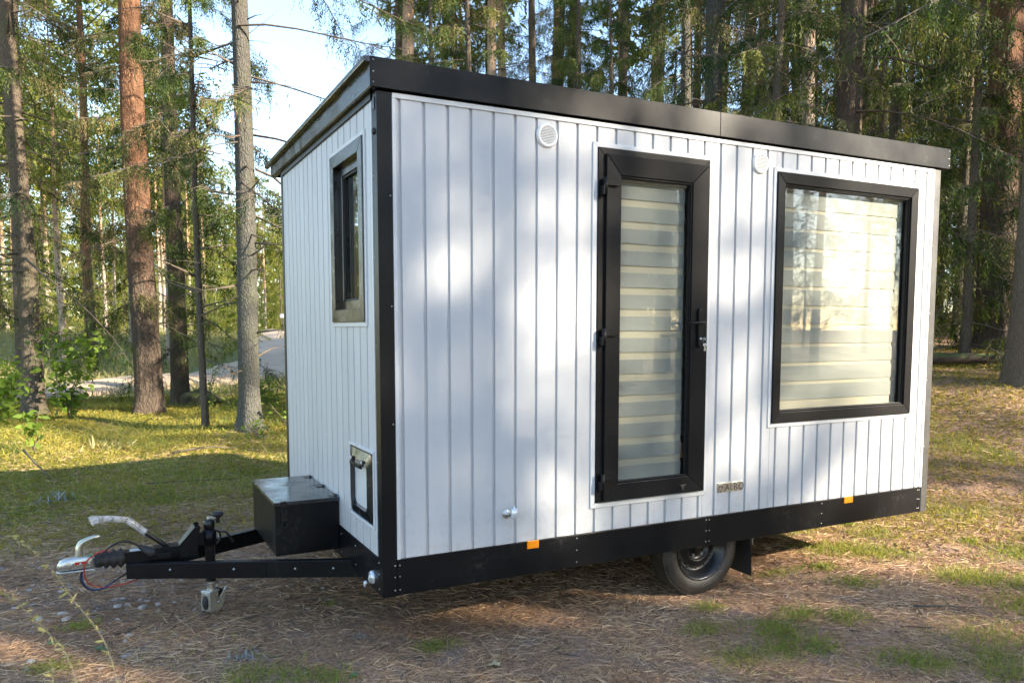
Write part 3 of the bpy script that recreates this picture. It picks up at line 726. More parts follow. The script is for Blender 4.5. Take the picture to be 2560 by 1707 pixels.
# --- drawbar
CY = 1.2
for s_ in (-1, 1):
    mb = MB()
    tip, root = 0.052, 0.70
    def by(x): return CY + s_ * (tip + (-1.178 - x) / (-1.178 - 0.18) * (root - tip))
    xs = (-1.178, 0.18); w_ = 0.05
    za = (-0.060, 0.040)
    A = [(xs[0], by(xs[0]) - (w_ if s_ > 0 else 0) , za[0]), (xs[0], by(xs[0]) + (0 if s_ > 0 else w_), za[0])]
    def cs(x, zt): 
        b0 = by(x); lo, hi = (b0 - w_, b0) if s_ > 0 else (b0, b0 + w_)
        return [(x, lo, za[0]), (x, hi, za[0]), (x, hi, zt), (x, lo, zt)]
    mb.hull8(cs(xs[0], 0.030), cs(-0.45, 0.040)); mb.hull8(cs(-0.4501, 0.040), cs(xs[1], 0.044))
    mb.build('drawbar_beam', 'black_coat', trailer, bevel=0.004)
mb = MB()
for x in (-0.95, -0.62, -0.30, -0.10):
    y = CY - (0.052 + (-1.178 - x) / (-1.358) * 0.648); mb.lathe([(0.008, 0), (0.008, 0.004), (0.0001, 0.007)], (x, y - 0.001, -0.005), (0, -1, 0), 10)
tag(mb.build('beam_bolts', 'screw_steel', trailer), kind='stuff')
# coupling head
cp = link('coupling', None, trailer)
mb = MB()
secs = [(-1.528, 0.012, 0.036, 0.052), (-1.515, 0.030, 0.026, 0.076), (-1.49, 0.036, 0.022, 0.088), (-1.455, 0.036, 0.022, 0.094), (-1.42, 0.034, 0.022, 0.094), (-1.39, 0.031, 0.024, 0.094), (-1.33, 0.029, 0.026, 0.092)]
n = 16; vs = []
for x, hw, z0, z1 in secs:
    for k in range(n):
        a = 2 * math.pi * k / n; ca, sa = math.cos(a), math.sin(a)
        se = lambda t: math.copysign(abs(t) ** 0.55, t)
        vs.append((x, CY + hw * se(ca), (z0 + z1) / 2 + (z1 - z0) / 2 * se(sa)))
fs = [(i * n + k, i * n + (k + 1) % n, (i + 1) * n + (k + 1) % n, (i + 1) * n + k) for i in range(len(secs) - 1) for k in range(n)]
fs += [tuple(range(n))[::-1], tuple((len(secs) - 1) * n + k for k in range(n))]
mb.add(vs, fs, 0, True); mb.build('coupling_body', 'zinc', cp)
mb = MB(); mb.prism([(-1.531, CY - 0.014), (-1.512, CY - 0.038), (-1.34, CY - 0.040), (-1.34, CY + 0.040), (-1.512, CY + 0.038), (-1.531, CY + 0.014)], 2, 0.012, 0.0215); mb.build('coupling_lip', 'zinc', cp, bevel=0.003)
mb = MB(); mb.tube([(-1.412, CY, 0.085), (-1.415, CY, 0.115), (-1.414, CY, 0.145), (-1.402, CY, 0.170), (-1.375, CY, 0.184), (-1.34, CY, 0.196), (-1.312, CY, 0.197), (-1.305, CY, 0.192)], [0.024, 0.024, 0.023, 0.020, 0.017, 0.015, 0.013, 0.008], 12, flat=0.85); mb.build('coupling_lever', 'zinc_yellow', cp)
mb = MB()
for x in (-1.452, -1.408, -1.366): mb.lathe([(0.007, 0), (0.007, 0.006), (0.0001, 0.008)], (x, CY - 0.036, 0.058), (0, -1, 0), 10)
mb.build('coupling_bolts', 'zinc', cp)
mb = MB(); mb.box(-1.437, -1.378, CY - 0.0372, CY - 0.0362, 0.055, 0.071); mb.build('red_label', 'red_mark', cp)
mb = MB(); mb.box(-1.375, -1.342, CY - 0.012, CY + 0.012, 0.0935, 0.0945); mb.build('green_label', 'green_mark', cp)
mb = MB()
prof = [(0.030, -1.338), (0.040, -1.336), (0.041, -1.305), (0.036, -1.298), (0.052, -1.282), (0.054, -1.278), (0.037, -1.262), (0.055, -1.246), (0.057, -1.240), (0.038, -1.222), (0.057, -1.207), (0.058, -1.201), (0.038, -1.184), (0.034, -1.176)]
mb.lathe([(r, x) for r, x in prof], (0, CY, 0.058), (1, 0, 0), 32); mb.build('bellows', 'rubber', trailer)
mb = MB(); mb.box(-1.18, -0.80, CY - 0.036, CY + 0.036, 0.022, 0.094); mb.box(-1.03, -0.80, CY - 0.046, CY + 0.046, 0.0415, 0.101); mb.box(-1.10, -1.06, CY - 0.02, CY + 0.02, 0.0945, 0.101)
orun = mb.build('overrun_housing', 'black_coat', trailer, bevel=0.005)
mb = MB(); mb.box(-1.155, -1.075, CY - 0.028, CY + 0.028, 0.0942, 0.0955); mb.build('rating_label', 'white_trim', orun)
mb = MB()
for s_ in (-1, 1):
    y = CY + s_ * 0.055
    mb.prism([(-0.892, 0.020), (-0.892, 0.103), (-0.800, 0.205), (-0.775, 0.213), (-0.768, 0.195), (-0.785, 0.15), (-0.785, 0.012)], 1, y - 0.003, y + 0.003)
mb.prism([(-0.892, 0.100), (-0.888, 0.098), (-0.797, 0.199), (-0.801, 0.205)], 1, CY - 0.0515, CY + 0.0515)
mb.build('brake_bracket', 'black_coat', trailer, bevel=0.002)
# handbrake lever in its plastic sleeve
mb = MB(); mb.tube([(-0.93, CY - 0.02, 0.075), (-0.98, CY - 0.02, 0.120), (-1.08, CY - 0.02, 0.205), (-1.145, CY - 0.02, 0.268), (-1.165, CY - 0.02, 0.283), (-1.20, CY - 0.02, 0.292), (-1.31, CY - 0.02, 0.300)], 0.014, 12)
hb = mb.build('handbrake_lever', 'black_steel', trailer)
mb = MB()
pts = [(-1.068, 0.196), (-1.10, 0.226), (-1.14, 0.263), (-1.165, 0.281), (-1.20, 0.290), (-1.26, 0.297), (-1.30, 0.301), (-1.33, 0.300), (-1.352, 0.293)]
mb.tube([(x, CY - 0.02 + 0.003 * math.sin(9 * i), z) for i, (x, z) in enumerate(pts)], [0.020, 0.017, 0.019, 0.017, 0.0165, 0.018, 0.020, 0.023, 0.026], 9, flat=1.1, cap=False, smooth=False)
mb.build('plastic_sleeve', 'plastic_film', hb)
# cables
def bez(pts, n=8):
    pts = [Vector(p) for p in pts]; out = []
    for i in range(len(pts) - 1):
        p0, p1, p2, p3 = pts[max(i - 1, 0)], pts[i], pts[i + 1], pts[min(i + 2, len(pts) - 1)]
        for k in range(n):
            t = k / n
            out.append(0.5 * ((2 * p1) + (p2 - p0) * t + (2 * p0 - 5 * p1 + 4 * p2 - p3) * t * t + (3 * p1 - p0 - 3 * p2 + p3) * t ** 3))
    return out + [pts[-1]]
def cable(name, pts, r, mt):
    mb = MB(); mb.tube(bez(pts), r, 8); return mb.build(name, mt, trailer)
yc = CY - 0.05
cable('lighting_cable', [(-1.32, yc, 0.09), (-1.293, yc, 0.112), (-1.245, yc, 0.149), (-1.195, yc, 0.165), (-1.148, yc, 0.157), (-1.100, yc, 0.122)], 0.005, 'rubber')
cable('lighting_cable', [(-1.32, yc + 0.012, 0.088), (-1.288, yc + 0.012, 0.115), (-1.24, yc + 0.012, 0.146), (-1.195, yc + 0.012, 0.160), (-1.15, yc + 0.012, 0.15), (-1.10, yc + 0.01, 0.118)], 0.004, 'rubber')
cable('brake_cable', [(-1.40, CY, 0.02), (-1.412, yc, -0.02), (-1.395, yc, -0.066), (-1.357, yc, -0.094), (-1.308, yc, -0.097), (-1.265, yc, -0.075), (-1.221, yc, -0.049), (-1.16, CY, -0.03)], 0.0055, 'rubber')
cable('brake_cable', [(-1.402, CY, 0.02), (-1.402, yc - .01, -0.03), (-1.382, yc - .01, -0.072), (-1.35, yc - .01, -0.092), (-1.30, yc - .01, -0.092), (-1.255, yc - .01, -0.068), (-1.15, CY, -0.02)], 0.004, 'blue_cable')
cable('breakaway_cable', [(-1.26, CY - 0.03, 0.11), (-1.286, yc, 0.123), (-1.336, yc, 0.106), (-1.375, yc, 0.074), (-1.391, yc, 0.036), (-1.389, yc, -0.016), (-1.37, yc, -0.056), (-1.329, yc, -0.08), (-1.265, yc, -0.092), (-1.16, yc + 0.02, -0.084), (-1.05, CY, -0.064)], 0.0035, 'red_cable')
mb = MB(); p0, p1 = Vector((-1.105, yc, 0.125)), Vector((-1.000, yc, 0.050)); ax = p1 - p0; ln = ax.length
mb.lathe([(0.0001, 0), (0.013, 0), (0.015, 0.012), (0.013, 0.022), (0.021, 0.026), (0.023, 0.06), (0.027, 0.064), (0.027, 0.09), (0.021, 0.094), (0.019, ln), (0.0001, ln)], p0, ax, 20); mb.build('trailer_plug', 'rubber', trailer)
mb = MB(); mb.box(-1.02, -0.93, CY - 0.075, CY - 0.048, 0.040, 0.075); mb.build('plug_holder', 'black_coat', trailer, bevel=0.003)
# jockey wheel
jk = link('jockey_wheel', None, trailer, (-0.715, CY, 0))
mb = MB(); mb.lathe([(0.030, -0.15), (0.030, 0.178), (0.0325, 0.180), (0.0325, 0.222), (0.026, 0.228), (0.0001, 0.228)], (0, 0, 0), (0, 0, 1), 20); mb.build('outer_tube', 'black_steel', jk)
mb = MB(); mb.lathe([(0.024, -0.235), (0.024, -0.151)], (0, 0, 0), (0, 0, 1), 16); mb.build('inner_tube', 'zinc', jk)
mb = MB(); mb.tube([(0, 0, 0.228), (0, 0, 0.247)], 0.012, 10); mb.hull8([(-0.012, -0.012, 0.242), (0.06, -0.012, 0.232), (0.06, 0.012, 0.232), (-0.012, 0.012, 0.242)], [(-0.012, -0.012, 0.248), (0.06, -0.012, 0.238), (0.06, 0.012, 0.238), (-0.012, 0.012, 0.248)])
mb.build('crank', 'zinc', jk)
mb = MB(); mb.lathe([(0.012, 0.205), (0.014, 0.232), (0.022, 0.245), (0.034, 0.252), (0.036, 0.262), (0.028, 0.270), (0.0001, 0.272)], (0.05, 0, 0), (0, 0, 1), 20); mb.build('crank_knob', 'rubber', jk)
mb = MB(); mb.lathe([(0.0305, 0.075), (0.040, 0.077), (0.040, 0.168), (0.0305, 0.170)], (0, 0, 0), (0, 0, 1), 20); mb.box(-0.09, -0.03, -0.02, 0.02, 0.08, 0.16); mb.build('clamp', 'black_coat', jk)
mb = MB(); mb.tube(bez([(0.03, -0.02, 0.165), (0.055, -0.02, 0.15), (0.058, -0.02, 0.11), (0.035, -0.02, 0.078)]), 0.006, 8); mb.tube(bez([(0.055, -0.02, 0.15), (0.09, -0.02, 0.148), (0.115, -0.02, 0.115), (0.135, -0.02, 0.078)]), [0.006] * 12 + [0.0075] * 13, 8); mb.build('clamp_handle', 'black_steel', jk)
# small wheel in a galvanised fork
mb = MB(); mb.lathe([(0.02, -0.022), (0.066, -0.024), (0.076, -0.016), (0.078, 0), (0.076, 0.016), (0.066, 0.024), (0.02, 0.022)], (0.018, 0, -0.277), (0, 1, 0), 36); (mb.build('caster_tyre', 'rubber', jk)).rotation_euler.z = R(36)
mb = MB()
prof = [(-0.045, -0.210), (-0.045, -0.330), (-0.028, -0.352), (0.005, -0.348), (0.048, -0.326), (0.078, -0.270), (0.086, -0.200), (0.060, -0.225), (0.030, -0.255), (0.020, -0.262), (0.020, -0.21)]
mb.prism(prof, 1, -0.040, -0.034); mb.prism(prof, 1, 0.034, 0.040)
mb.prism([(-0.046, -0.215), (-0.046, -0.330), (-0.040, -0.330), (-0.040, -0.215)], 1, -0.034, 0.034); mb.box(-0.045, 0.03, -0.04, 0.04, -0.214, -0.206)
mb.tube([(0.0, 0, -0.205), (0.0, 0, -0.30)], 0.026, 14)
(mb.build('caster_fork', 'zinc', jk, bevel=0.003)).rotation_euler.z = R(36)
mb = MB(); mb.tube([(0.022, -0.048, -0.285), (0.022, 0.048, -0.285)], 0.009, 10); (mb.build('caster_axle', 'screw_steel', jk)).rotation_euler.z = R(36)
# tool box on the drawbar
tb = link('tool_box', None, trailer)
mb = MB(); mb.box(-0.385, -0.0055, 0.850, 1.640, 0.0455, 0.360); mb.build('box_body', 'black_coat', tb, bevel=0.003)
mb = MB(); mb.box(-0.392, -0.0052, 0.843, 1.647, 0.3605, 0.368); mb.box(-0.392, -0.3865, 0.843, 1.647, 0.345, 0.3604); mb.box(-0.386, -0.0052, 0.843, 0.8485, 0.345, 0.3604); mb.build('box_lid', 'satin_lid', tb, bevel=0.002)
for y in (0.90, 1.22, 1.58):
    mb = MB(); mb.box(-0.055, -0.012, y - 0.03, y + 0.03, 0.3682, 0.371); mb.tube([(-0.014, y - 0.03, 0.3735), (-0.014, y + 0.03, 0.3735)], 0.005, 8); mb.build('lid_hinge', 'black_steel', tb)
lx = -0.335
mb = MB(); mb.box(lx - 0.016, lx + 0.016, 0.838, 0.8425, 0.345, 0.372); mb.box(lx - 0.016, lx + 0.016, 0.8428, 0.87, 0.3685, 0.372); mb.box(lx - 0.018, lx + 0.018, 0.840, 0.8495, 0.255, 0.30)
mb.tube(bez([(lx - 0.014, 0.836, 0.325), (lx - 0.008, 0.832, 0.30), (lx - 0.012, 0.834, 0.275)]), 0.0035, 8); mb.tube(bez([(lx + 0.014, 0.836, 0.325), (lx + 0.008, 0.832, 0.30), (lx + 0.012, 0.834, 0.275)]), 0.0035, 8)
mb.tube(bez([(lx - 0.012, 0.833, 0.250), (lx - 0.012, 0.833, 0.225), (lx + 0.012, 0.833, 0.222), (lx + 0.012, 0.833, 0.250)]), 0.004, 8)
mb.build('toggle_latch', 'black_steel', tb)
mb = MB(); mb.box(-0.392, -0.386, 1.55, 1.59, 0.368, 0.374); mb.build('lid_catch', 'black_steel', tb)

# keys hang in the lock: a thing of their own
kb = link('key_bunch', None, None, (2.031, -0.052, BOX_Z + 1.325))
tag(kb, 'small bunch of silver keys hanging in the door lock', 'keys')
mb = MB(); mb.lathe([(0.010, -0.0012), (0.010, 0.0012), (0.004, 0.0012), (0.004, -0.0012)], (0, -0.028, 0), (1, 0, 0), 14, closed=True); mb.box(-0.001, 0.001, -0.02, 0.006, -0.003, 0.003); mb.build('inserted_key', 'zinc', kb)
mb = MB(); mb.lathe([(0.0125, 0.0008), (0.0125, -0.0008), (0.0112, -0.0008), (0.0112, 0.0008)], (0.001, -0.030, -0.016), (0.3, 1, 0), 20, closed=True); mb.build('key_ring', 'screw_steel', kb)
for ang, dx in ((0.15, 0.004), (-0.25, -0.003)):
    mb = MB(); mb.lathe([(0.010, -0.001), (0.010, 0.001), (0.004, 0.001), (0.004, -0.001)], (0, 0, -0.010), (0.4, 1, 0), 12, closed=True); mb.prism([(-0.003, -0.018), (0.003, -0.018), (0.003, -0.046), (0, -0.050), (-0.003, -0.046)], 1, -0.001, 0.001)
    k = mb.build('hanging_key', 'zinc', kb, (dx, -0.031, -0.026)); k.rotation_euler.y = ang

# ------------------------------------------------------------------ vegetation builders (numpy)
class Leafs:
    """collects quads with a material index and a tint"""
    def __init__(s): s.v = []; s.q = []; s.m = []; s.t = []; s.n = 0
    def add(s, V, Q, mi, tint):
        s.v.append(V); s.q.append(Q + s.n); s.n += len(V)
        s.m.append(np.full(len(Q), mi)); s.t.append(np.broadcast_to(tint, (len(Q),)).astype(float))
    def ribbons(s, P, D, ln, wd, bend, mi, tint, g):
        """bent tapering ribbons: root P, unit direction D, length, width, bend vector"""
        n = len(P)
        S = np.cross(D, g.normal(size=(n, 3))); S /= np.linalg.norm(S, axis=1)[:, None] + 1e-9
        a = P; b = P + D * (ln * 0.5)[:, None] + bend * 0.3; c = P + D * ln[:, None] + bend
        h = (wd * 0.5)[:, None]
        V = np.stack([a - S * h * 0.45, a + S * h * 0.45, b + S * h, b - S * h, c + S * h * 0.2, c - S * h * 0.2], 1).reshape(-1, 3)
        k = np.arange(n)[:, None] * 6
        Q = np.concatenate([k + np.array([[0, 1, 2, 3]]), k + np.array([[3, 2, 4, 5]])], 0)
        s.add(V, Q, mi, np.concatenate([tint, tint]))
    def feathers(s, P, D, ln, wd, bend, mi, tint, g, teeth=6):
        """hanging twigs with alternating side shoots"""
        n = len(P)
        S = np.cross(D, g.normal(size=(n, 3))); S /= np.linalg.norm(S, axis=1)[:, None] + 1e-9
        F = np.cross(D, S)
        V = []; 
        for i in range(teeth):
            t = (i + 0.3) / teeth
            c = P + D * (ln * t)[:, None] + bend * t * t; dl = D * (ln * 0.62 / teeth)[:, None]
            sg = 1.0 if i % 2 else -1.0
            last = i == teeth - 1
            o = (S * (sg * (0.25 if last else 1.0)) + F * g.normal(0, 0.5, n)[:, None]) * (wd * (1.05 - 0.55 * t) * g.uniform(0.6, 1.25, n))[:, None] + dl * (1.7 if last else 1.15)
            V += [c - dl * 0.55, c + dl * 0.55, c + o + dl * 0.25, c + o - dl * 0.05]
        V = np.stack(V, 1).reshape(-1, 3); k = np.arange(n)[:, None] * (4 * teeth)
        Q = np.concatenate([k + np.array([[4 * i, 4 * i + 1, 4 * i + 2, 4 * i + 3]]) for i in range(teeth)], 0)
        s.add(V, Q, mi, np.concatenate([np.clip(tint + g.normal(0, 0.08, n), 0, 1.2) for _ in range(teeth)]))
    def sticks(s, A, Bp, ra, rb, mi):
        """three-sided tapered sticks from A to B"""
        n = len(A); D = Bp - A; D = D / (np.linalg.norm(D, axis=1)[:, None] + 1e-9)
        U = np.cross(D, np.array([0.31, 0.47, 0.83])); U /= np.linalg.norm(U, axis=1)[:, None] + 1e-9; W = np.cross(D, U)
        V = []
        for P, r in ((A, ra), (Bp, rb)):
            for k in range(3):
                t = 2 * math.pi * k / 3; V.append(P + (U * math.cos(t) + W * math.sin(t)) * np.asarray(r).reshape(-1, 1))
        V = np.stack(V, 1).reshape(-1, 3); k = np.arange(n)[:, None] * 6
        Q = np.concatenate([k + np.array([[0, 1, 4, 3]]), k + np.array([[1, 2, 5, 4]]), k + np.array([[2, 0, 3, 5]])], 0)
        s.add(V, Q, mi, 0.5)
    def mesh(s, name, mats):
        return array_mesh(name, np.concatenate(s.v), np.concatenate(s.q), np.concatenate(s.m), mats, np.concatenate(s.t))

def spruce_crown(seed, H, z0, Lmax, nb, twigs, tw_len=0.42, tw_w=0.035, bare=0.0, droop=0.45, top_pow=0.8, dry=0.06, az_bias=None, tip_only=0.25, name='crown', teeth=6, mats=('spruce_needles', 'twig_wood', 'dry_needles')):
    """Norway spruce crown: drooping limbs, side shoots, curtains of hanging twigs"""
    g = np.random.default_rng(seed); lf = Leafs()
    hz = z0 + (H - z0) * (np.arange(nb) + g.random(nb)) / nb
    az = np.arange(nb) * 2.39996 + g.normal(0, 0.35, nb)
    rel = (H - hz) / (H - z0)
    Lb = Lmax * np.clip(rel, 0.03, 1) ** top_pow * g.uniform(0.62, 1.12, nb)
    if az_bias is not None: Lb *= 0.55 + 0.45 * (0.5 + 0.5 * np.cos(az - az_bias)) * 1.6
    up = g.uniform(-0.05, 0.25, nb) - 0.15 * rel; dr = droop * g.uniform(0.7, 1.3, nb) * (0.35 + 0.65 * rel)
    def curve(i, t):
        r = Lb[i] * t
        z = hz[i] + Lb[i] * (up[i] * t - dr[i] * t ** 1.7 + 0.16 * dr[i] * np.clip(t - 0.7, 0, 1) ** 2 * 6)
        wig = 0.06 * Lb[i] * np.sin(t * 5 + i * 1.7)
        return np.stack([np.cos(az[i]) * r - np.sin(az[i]) * wig, np.sin(az[i]) * r + np.cos(az[i]) * wig, z], -1)
    I = np.arange(nb); ns = 6
    for k in range(ns):
        A = curve(I, np.full(nb, k / ns)); Bp = curve(I, np.full(nb, (k + 1) / ns))
        rr = np.clip(0.008 * Lb, 0.006, 0.03)
        lf.sticks(A, Bp, rr * (1 - k / ns * 0.8), rr * (1 - (k + 1) / ns * 0.8), 1)
    # side shoots
    nsec = max(4, min(22, int(twigs / 6))); nt = nb * nsec
    bi = np.repeat(I, nsec); t = g.uniform(tip_only, 1.0, nt)
    live = g.random(nb) > bare
    P = curve(bi, t); side = np.where(g.random(nt) < 0.5, -1.0, 1.0); a2 = az[bi] + side * g.uniform(0.5, 1.25, nt)
    l2 = Lb[bi] * 0.34 * (1.15 - 0.75 * t) * g.uniform(0.5, 1.2, nt)
    D2 = np.stack([np.cos(a2), np.sin(a2), -g.uniform(0.1, 0.5, nt)], -1); E2 = P + D2 * l2[:, None]
    lf.sticks(P, E2, np.full(nt, 0.005), np.full(nt, 0.002), 1)
    # hanging twigs along shoots and limb
    k = twigs * nb; j = g.integers(0, nt, k); j = j[live[bi[j]]]; k = len(j)
    on_limb = g.random(k) < 0.25
    u = g.random(k)
    Q = np.where(on_limb[:, None], curve(bi[j], g.uniform(tip_only, 1.0, k)), P[j] + D2[j] * (l2[j] * u)[:, None])
    dirs = np.stack([np.cos(a2[j]) * 0.24, np.sin(a2[j]) * 0.24, -g.uniform(0.45, 1.6, k)], -1) + g.normal(0, 0.14, (k, 3))
    dirs /= np.linalg.norm(dirs, axis=1)[:, None]
    ln = tw_len * g.uniform(0.35, 1.25, k) * np.clip(0.45 + Lb[bi[j]] / Lmax, 0.4, 1.2); wd = tw_w * g.uniform(0.6, 1.3, k)
    bend = np.stack([g.normal(0, 0.04, k), g.normal(0, 0.04, k), -0.25 * ln], -1)
    tint = np.clip(0.42 + g.normal(0, 0.16, k) + g.normal(0, 0.2, nb)[bi[j]] + 0.25 * (u - 0.5), 0, 1.2)
    mi = np.where(g.random(k) < dry * (0.3 + 2.2 * (g.random(nb) < 0.35))[bi[j]], 2, 0)
    for mm in (0, 2):
        s_ = mi == mm
        if s_.any(): lf.feathers(Q[s_], dirs[s_], ln[s_], wd[s_], bend[s_], mm, tint[s_], g, teeth)
    return lf.mesh(name, list(mats))

def pine_crown(seed, H, z0, rad, nb, tufts, tuft=0.26, w=0.07, name='crown', mats=('pine_needles', 'twig_wood', 'dry_needles')):
    g = np.random.default_rng(seed); lf = Leafs()
    hz = g.uniform(z0, H, nb); az = g.uniform(0, 2 * math.pi, nb); rel = (hz - z0) / (H - z0)
    Lb = rad * (0.35 + 0.9 * np.sin(np.clip(rel * 0.85 + 0.12, 0, 1) * math.pi) ** 0.8) * g.uniform(0.6, 1.1, nb)
    A = np.stack([0 * hz, 0 * hz, hz], -1); upz = g.uniform(-0.05, 0.55, nb)
    E = A + np.stack([np.cos(az), np.sin(az), upz], -1) * Lb[:, None]
    lf.sticks(A, E, np.full(nb, 0.035), np.full(nb, 0.012), 1)
    k = nb * tufts; i = g.integers(0, nb, k); t = 0.45 + 0.6 * g.random(k) ** 0.7
    C = A[i] + (E - A)[i] * t[:, None] + g.normal(0, 1, (k, 3)) * (Lb[i] * 0.16)[:, None] * np.array([1, 1, 0.6])
    D = g.normal(size=(k, 3)) + np.array([0, 0, 0.45]); D /= np.linalg.norm(D, axis=1)[:, None]
    lf.ribbons(C, D, tuft * g.uniform(0.6, 1.3, k), w * g.uniform(0.6, 1.4, k), g.normal(0, 0.03, (k, 3)), 0, np.clip(g.normal(0.45, 0.2, k), 0, 1.2), g)
    return lf.mesh(name, list(mats))

def trunk_mesh(seed, H, r, mt, n=14, flare=1.35, stubs=0, lean=(0, 0), stub_len=0.5, wob=0.05):
    g = np.random.default_rng(seed); mb = MB()
    zs = [-0.25, 0.0, 0.12, 0.3, 0.6, 1.0] + list(np.linspace(1.6, H, 16))
    def cen(z):
        return (lean[0] * z + wob * math.sin(z * 0.45 + seed), lean[1] * z + wob * math.sin(z * 0.38 + seed * 2.1))
    vs = []
    ph = g.uniform(0, 6.28, 3)
    for z in zs:
        t = max(z, 0) / H
        rr = r * (1 - 0.86 * t ** 1.15) * (1 + (flare - 1) * math.exp(-max(z, 0) / 0.22) + (0.25 if z < 0 else 0))
        cx, cy = cen(max(z, 0))
        for k in range(n):
            a = 2 * math.pi * k / n
            w = 1 + 0.045 * math.sin(3 * a + ph[0] + z * 0.4) + 0.03 * math.sin(5 * a + ph[1] - z) + (0.13 * math.sin(4 * a + ph[2]) * math.exp(-max(z, 0) / 0.3)) + g.normal(0, 0.012)
            vs.append((cx + rr * w * math.cos(a), cy + rr * w * math.sin(a), z))
    fs = [(i * n + k, i * n + (k + 1) % n, (i + 1) * n + (k + 1) % n, (i + 1) * n + k) for i in range(len(zs) - 1) for k in range(n)]
    mb.add(vs, fs, 0, True)
    for _ in range(stubs):
        z = g.uniform(0.9, min(H * 0.6, 9)); a = g.uniform(0, 6.28); cx, cy = cen(z); L_ = stub_len * g.uniform(0.25, 1.4)
        d = Vector((math.cos(a), math.sin(a), g.uniform(-0.35, 0.45))); e = d.copy(); e.z += g.uniform(-0.5, 0.5); rr = r * (1 - 0.8 * z / H) * 0.9
        p0 = Vector((cx, cy, z)) + Vector((d.x, d.y, 0)) * rr * 0.8; p1 = p0 + d * L_ * 0.55; p2 = p1 + e * L_ * 0.5
        mb.tube([p0, p1, p2], [0.011 + 0.01 * L_, 0.008, 0.003], 5, mi=1)
        if L_ > 0.5:
            q = p1 + Vector((g.normal() * 0.3, g.normal() * 0.3, -g.random() * 0.3)) * L_; mb.tube([p1, (p1 + q) / 2 + Vector((0, 0, 0.03)), q], [0.006, 0.004, 0.002], 4, mi=1)
    return mb.mesh('trunk', [mt, 'twig_wood'])

def tree(name, x, y, tm, cm, label, cat, group=None, rz=None, sc=1.0, extra=None):
    e = link(name, None, None, (x, y, float(ground_h(x, y)) - 0.02), random.uniform(0, 6.28) if rz is None else rz, sc)
    link('trunk', tm, e)
    for c in (cm if isinstance(cm, (list, tuple)) else [cm]):
        if c is not None: link('crown', c, e)
    return tag(e, label, cat, group)

# ------------------------------------------------------------------ trees on the left, beyond the drawbar
tree('spruce_tree', -2.55, 13.8, trunk_mesh(1, 19, 0.185, 'spruce_bark', flare=1.5, stubs=26, lean=(-0.012, 0), stub_len=1.0),
     spruce_crown(11, 19, 2.4, 3.2, 66, 165, 0.32, 0.033, bare=0.12, droop=0.42, dry=0.10, tip_only=0.35), 'olive grey spruce trunk with dead twigs at the far left edge', 'tree', rz=0.4)
tree('pine_tree', -0.60, 12.9, trunk_mesh(2, 22, 0.255, 'pine_bark', n=22, flare=1.3, lean=(0.002, 0), stubs=6),
     [pine_crown(12, 22, 13, 3.2, 40, 110), spruce_crown(112, 9.0, 1.75, 1.75, 34, 130, 0.28, 0.034, droop=0.5, dry=0.22, top_pow=0.3)],
     'thick pine with deeply furrowed lower bark turning red brown higher up', 'tree', rz=0.0)
tree('spruce_tree', 0.23, 15.8, trunk_mesh(3, 20, 0.20, 'mossy_bark', n=18, stubs=14, stub_len=0.8),
     spruce_crown(13, 20, 1.0, 2.6, 66, 160, 0.34, 0.034, bare=0.05, droop=0.62, dry=0.12), 'mossy dark trunk with hanging green boughs just right of the red pine', 'tree', rz=2.0)
tree('spruce_tree', 0.23, 10.15, trunk_mesh(4, 11, 0.062, 'spruce_bark', n=10, flare=1.15, stubs=34, lean=(-0.018, 0.0), stub_len=1.1, wob=0.05),
     spruce_crown(14, 11, 3.6, 1.7, 44, 150, 0.28, 0.032, bare=0.1, droop=0.45, dry=0.14), 'slender pole like young spruce between two thicker trunks', 'tree', rz=0.0)
tree('spruce_tree', 0.83, 9.38, trunk_mesh(5, 20, 0.165, 'grey_bark', n=20, flare=1.5, stubs=34, lean=(-0.012, 0.0), stub_len=0.75),
     spruce_crown(15, 20, 3.3, 2.9, 60, 140, 0.30, 0.031, bare=0.2, droop=0.32, dry=0.10, az_bias=-0.1, tip_only=0.45), 'pale grey straight spruce trunk nearest the cabin front wall', 'tree', rz=0.0)
tree('pine_tree', -1.75, 31.2, trunk_mesh(6, 22, 0.21, 'pine_bark', n=14, stubs=8), pine_crown(16, 22, 11, 3.4, 46, 120), 'tall orange barked pine standing behind the sandy track', 'tree')

# templates shared by the forest
SP = []
for i, (H, z0, Lm, nb, tw, dr) in enumerate(((21, 2.2, 3.1, 84, 105, 0.55), (24, 3.4, 3.4, 86, 100, 0.6), (18, 1.4, 2.6, 78, 100, 0.5), (22, 5.0, 2.9, 70, 105, 0.65))):
    SP.append((trunk_mesh(20 + i, H, 0.17 + 0.03 * (i % 2), ('spruce_bark', 'mossy_bark', 'grey_bark', 'spruce_bark')[i], stubs=18, stub_len=1.2),
               spruce_crown(30 + i, H, z0, Lm, nb, int(tw * 1.15), 0.36, 0.036, bare=0.08, droop=dr, dry=0.26, name='spruce_crown')))
YS = []
for i in range(2):
    YS.append((trunk_mesh(40 + i, 7.5 + i, 0.07, 'spruce_bark', n=8, flare=1.1), spruce_crown(50 + i, 7.5 + i, 0.3, 1.7, 60, 50, 0.28, 0.075, droop=0.3, dry=0.02, teeth=4, mats=('young_needles', 'twig_wood', 'dry_needles'))))
PN = []
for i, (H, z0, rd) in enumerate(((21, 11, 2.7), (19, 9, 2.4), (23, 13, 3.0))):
    PN.append((trunk_mesh(60 + i, H, 0.15 + 0.02 * i, 'pine_bark_far', n=10, stubs=10, stub_len=1.4), pine_crown(70 + i, H, z0, rd, 42, 70, 0.34, 0.11)))

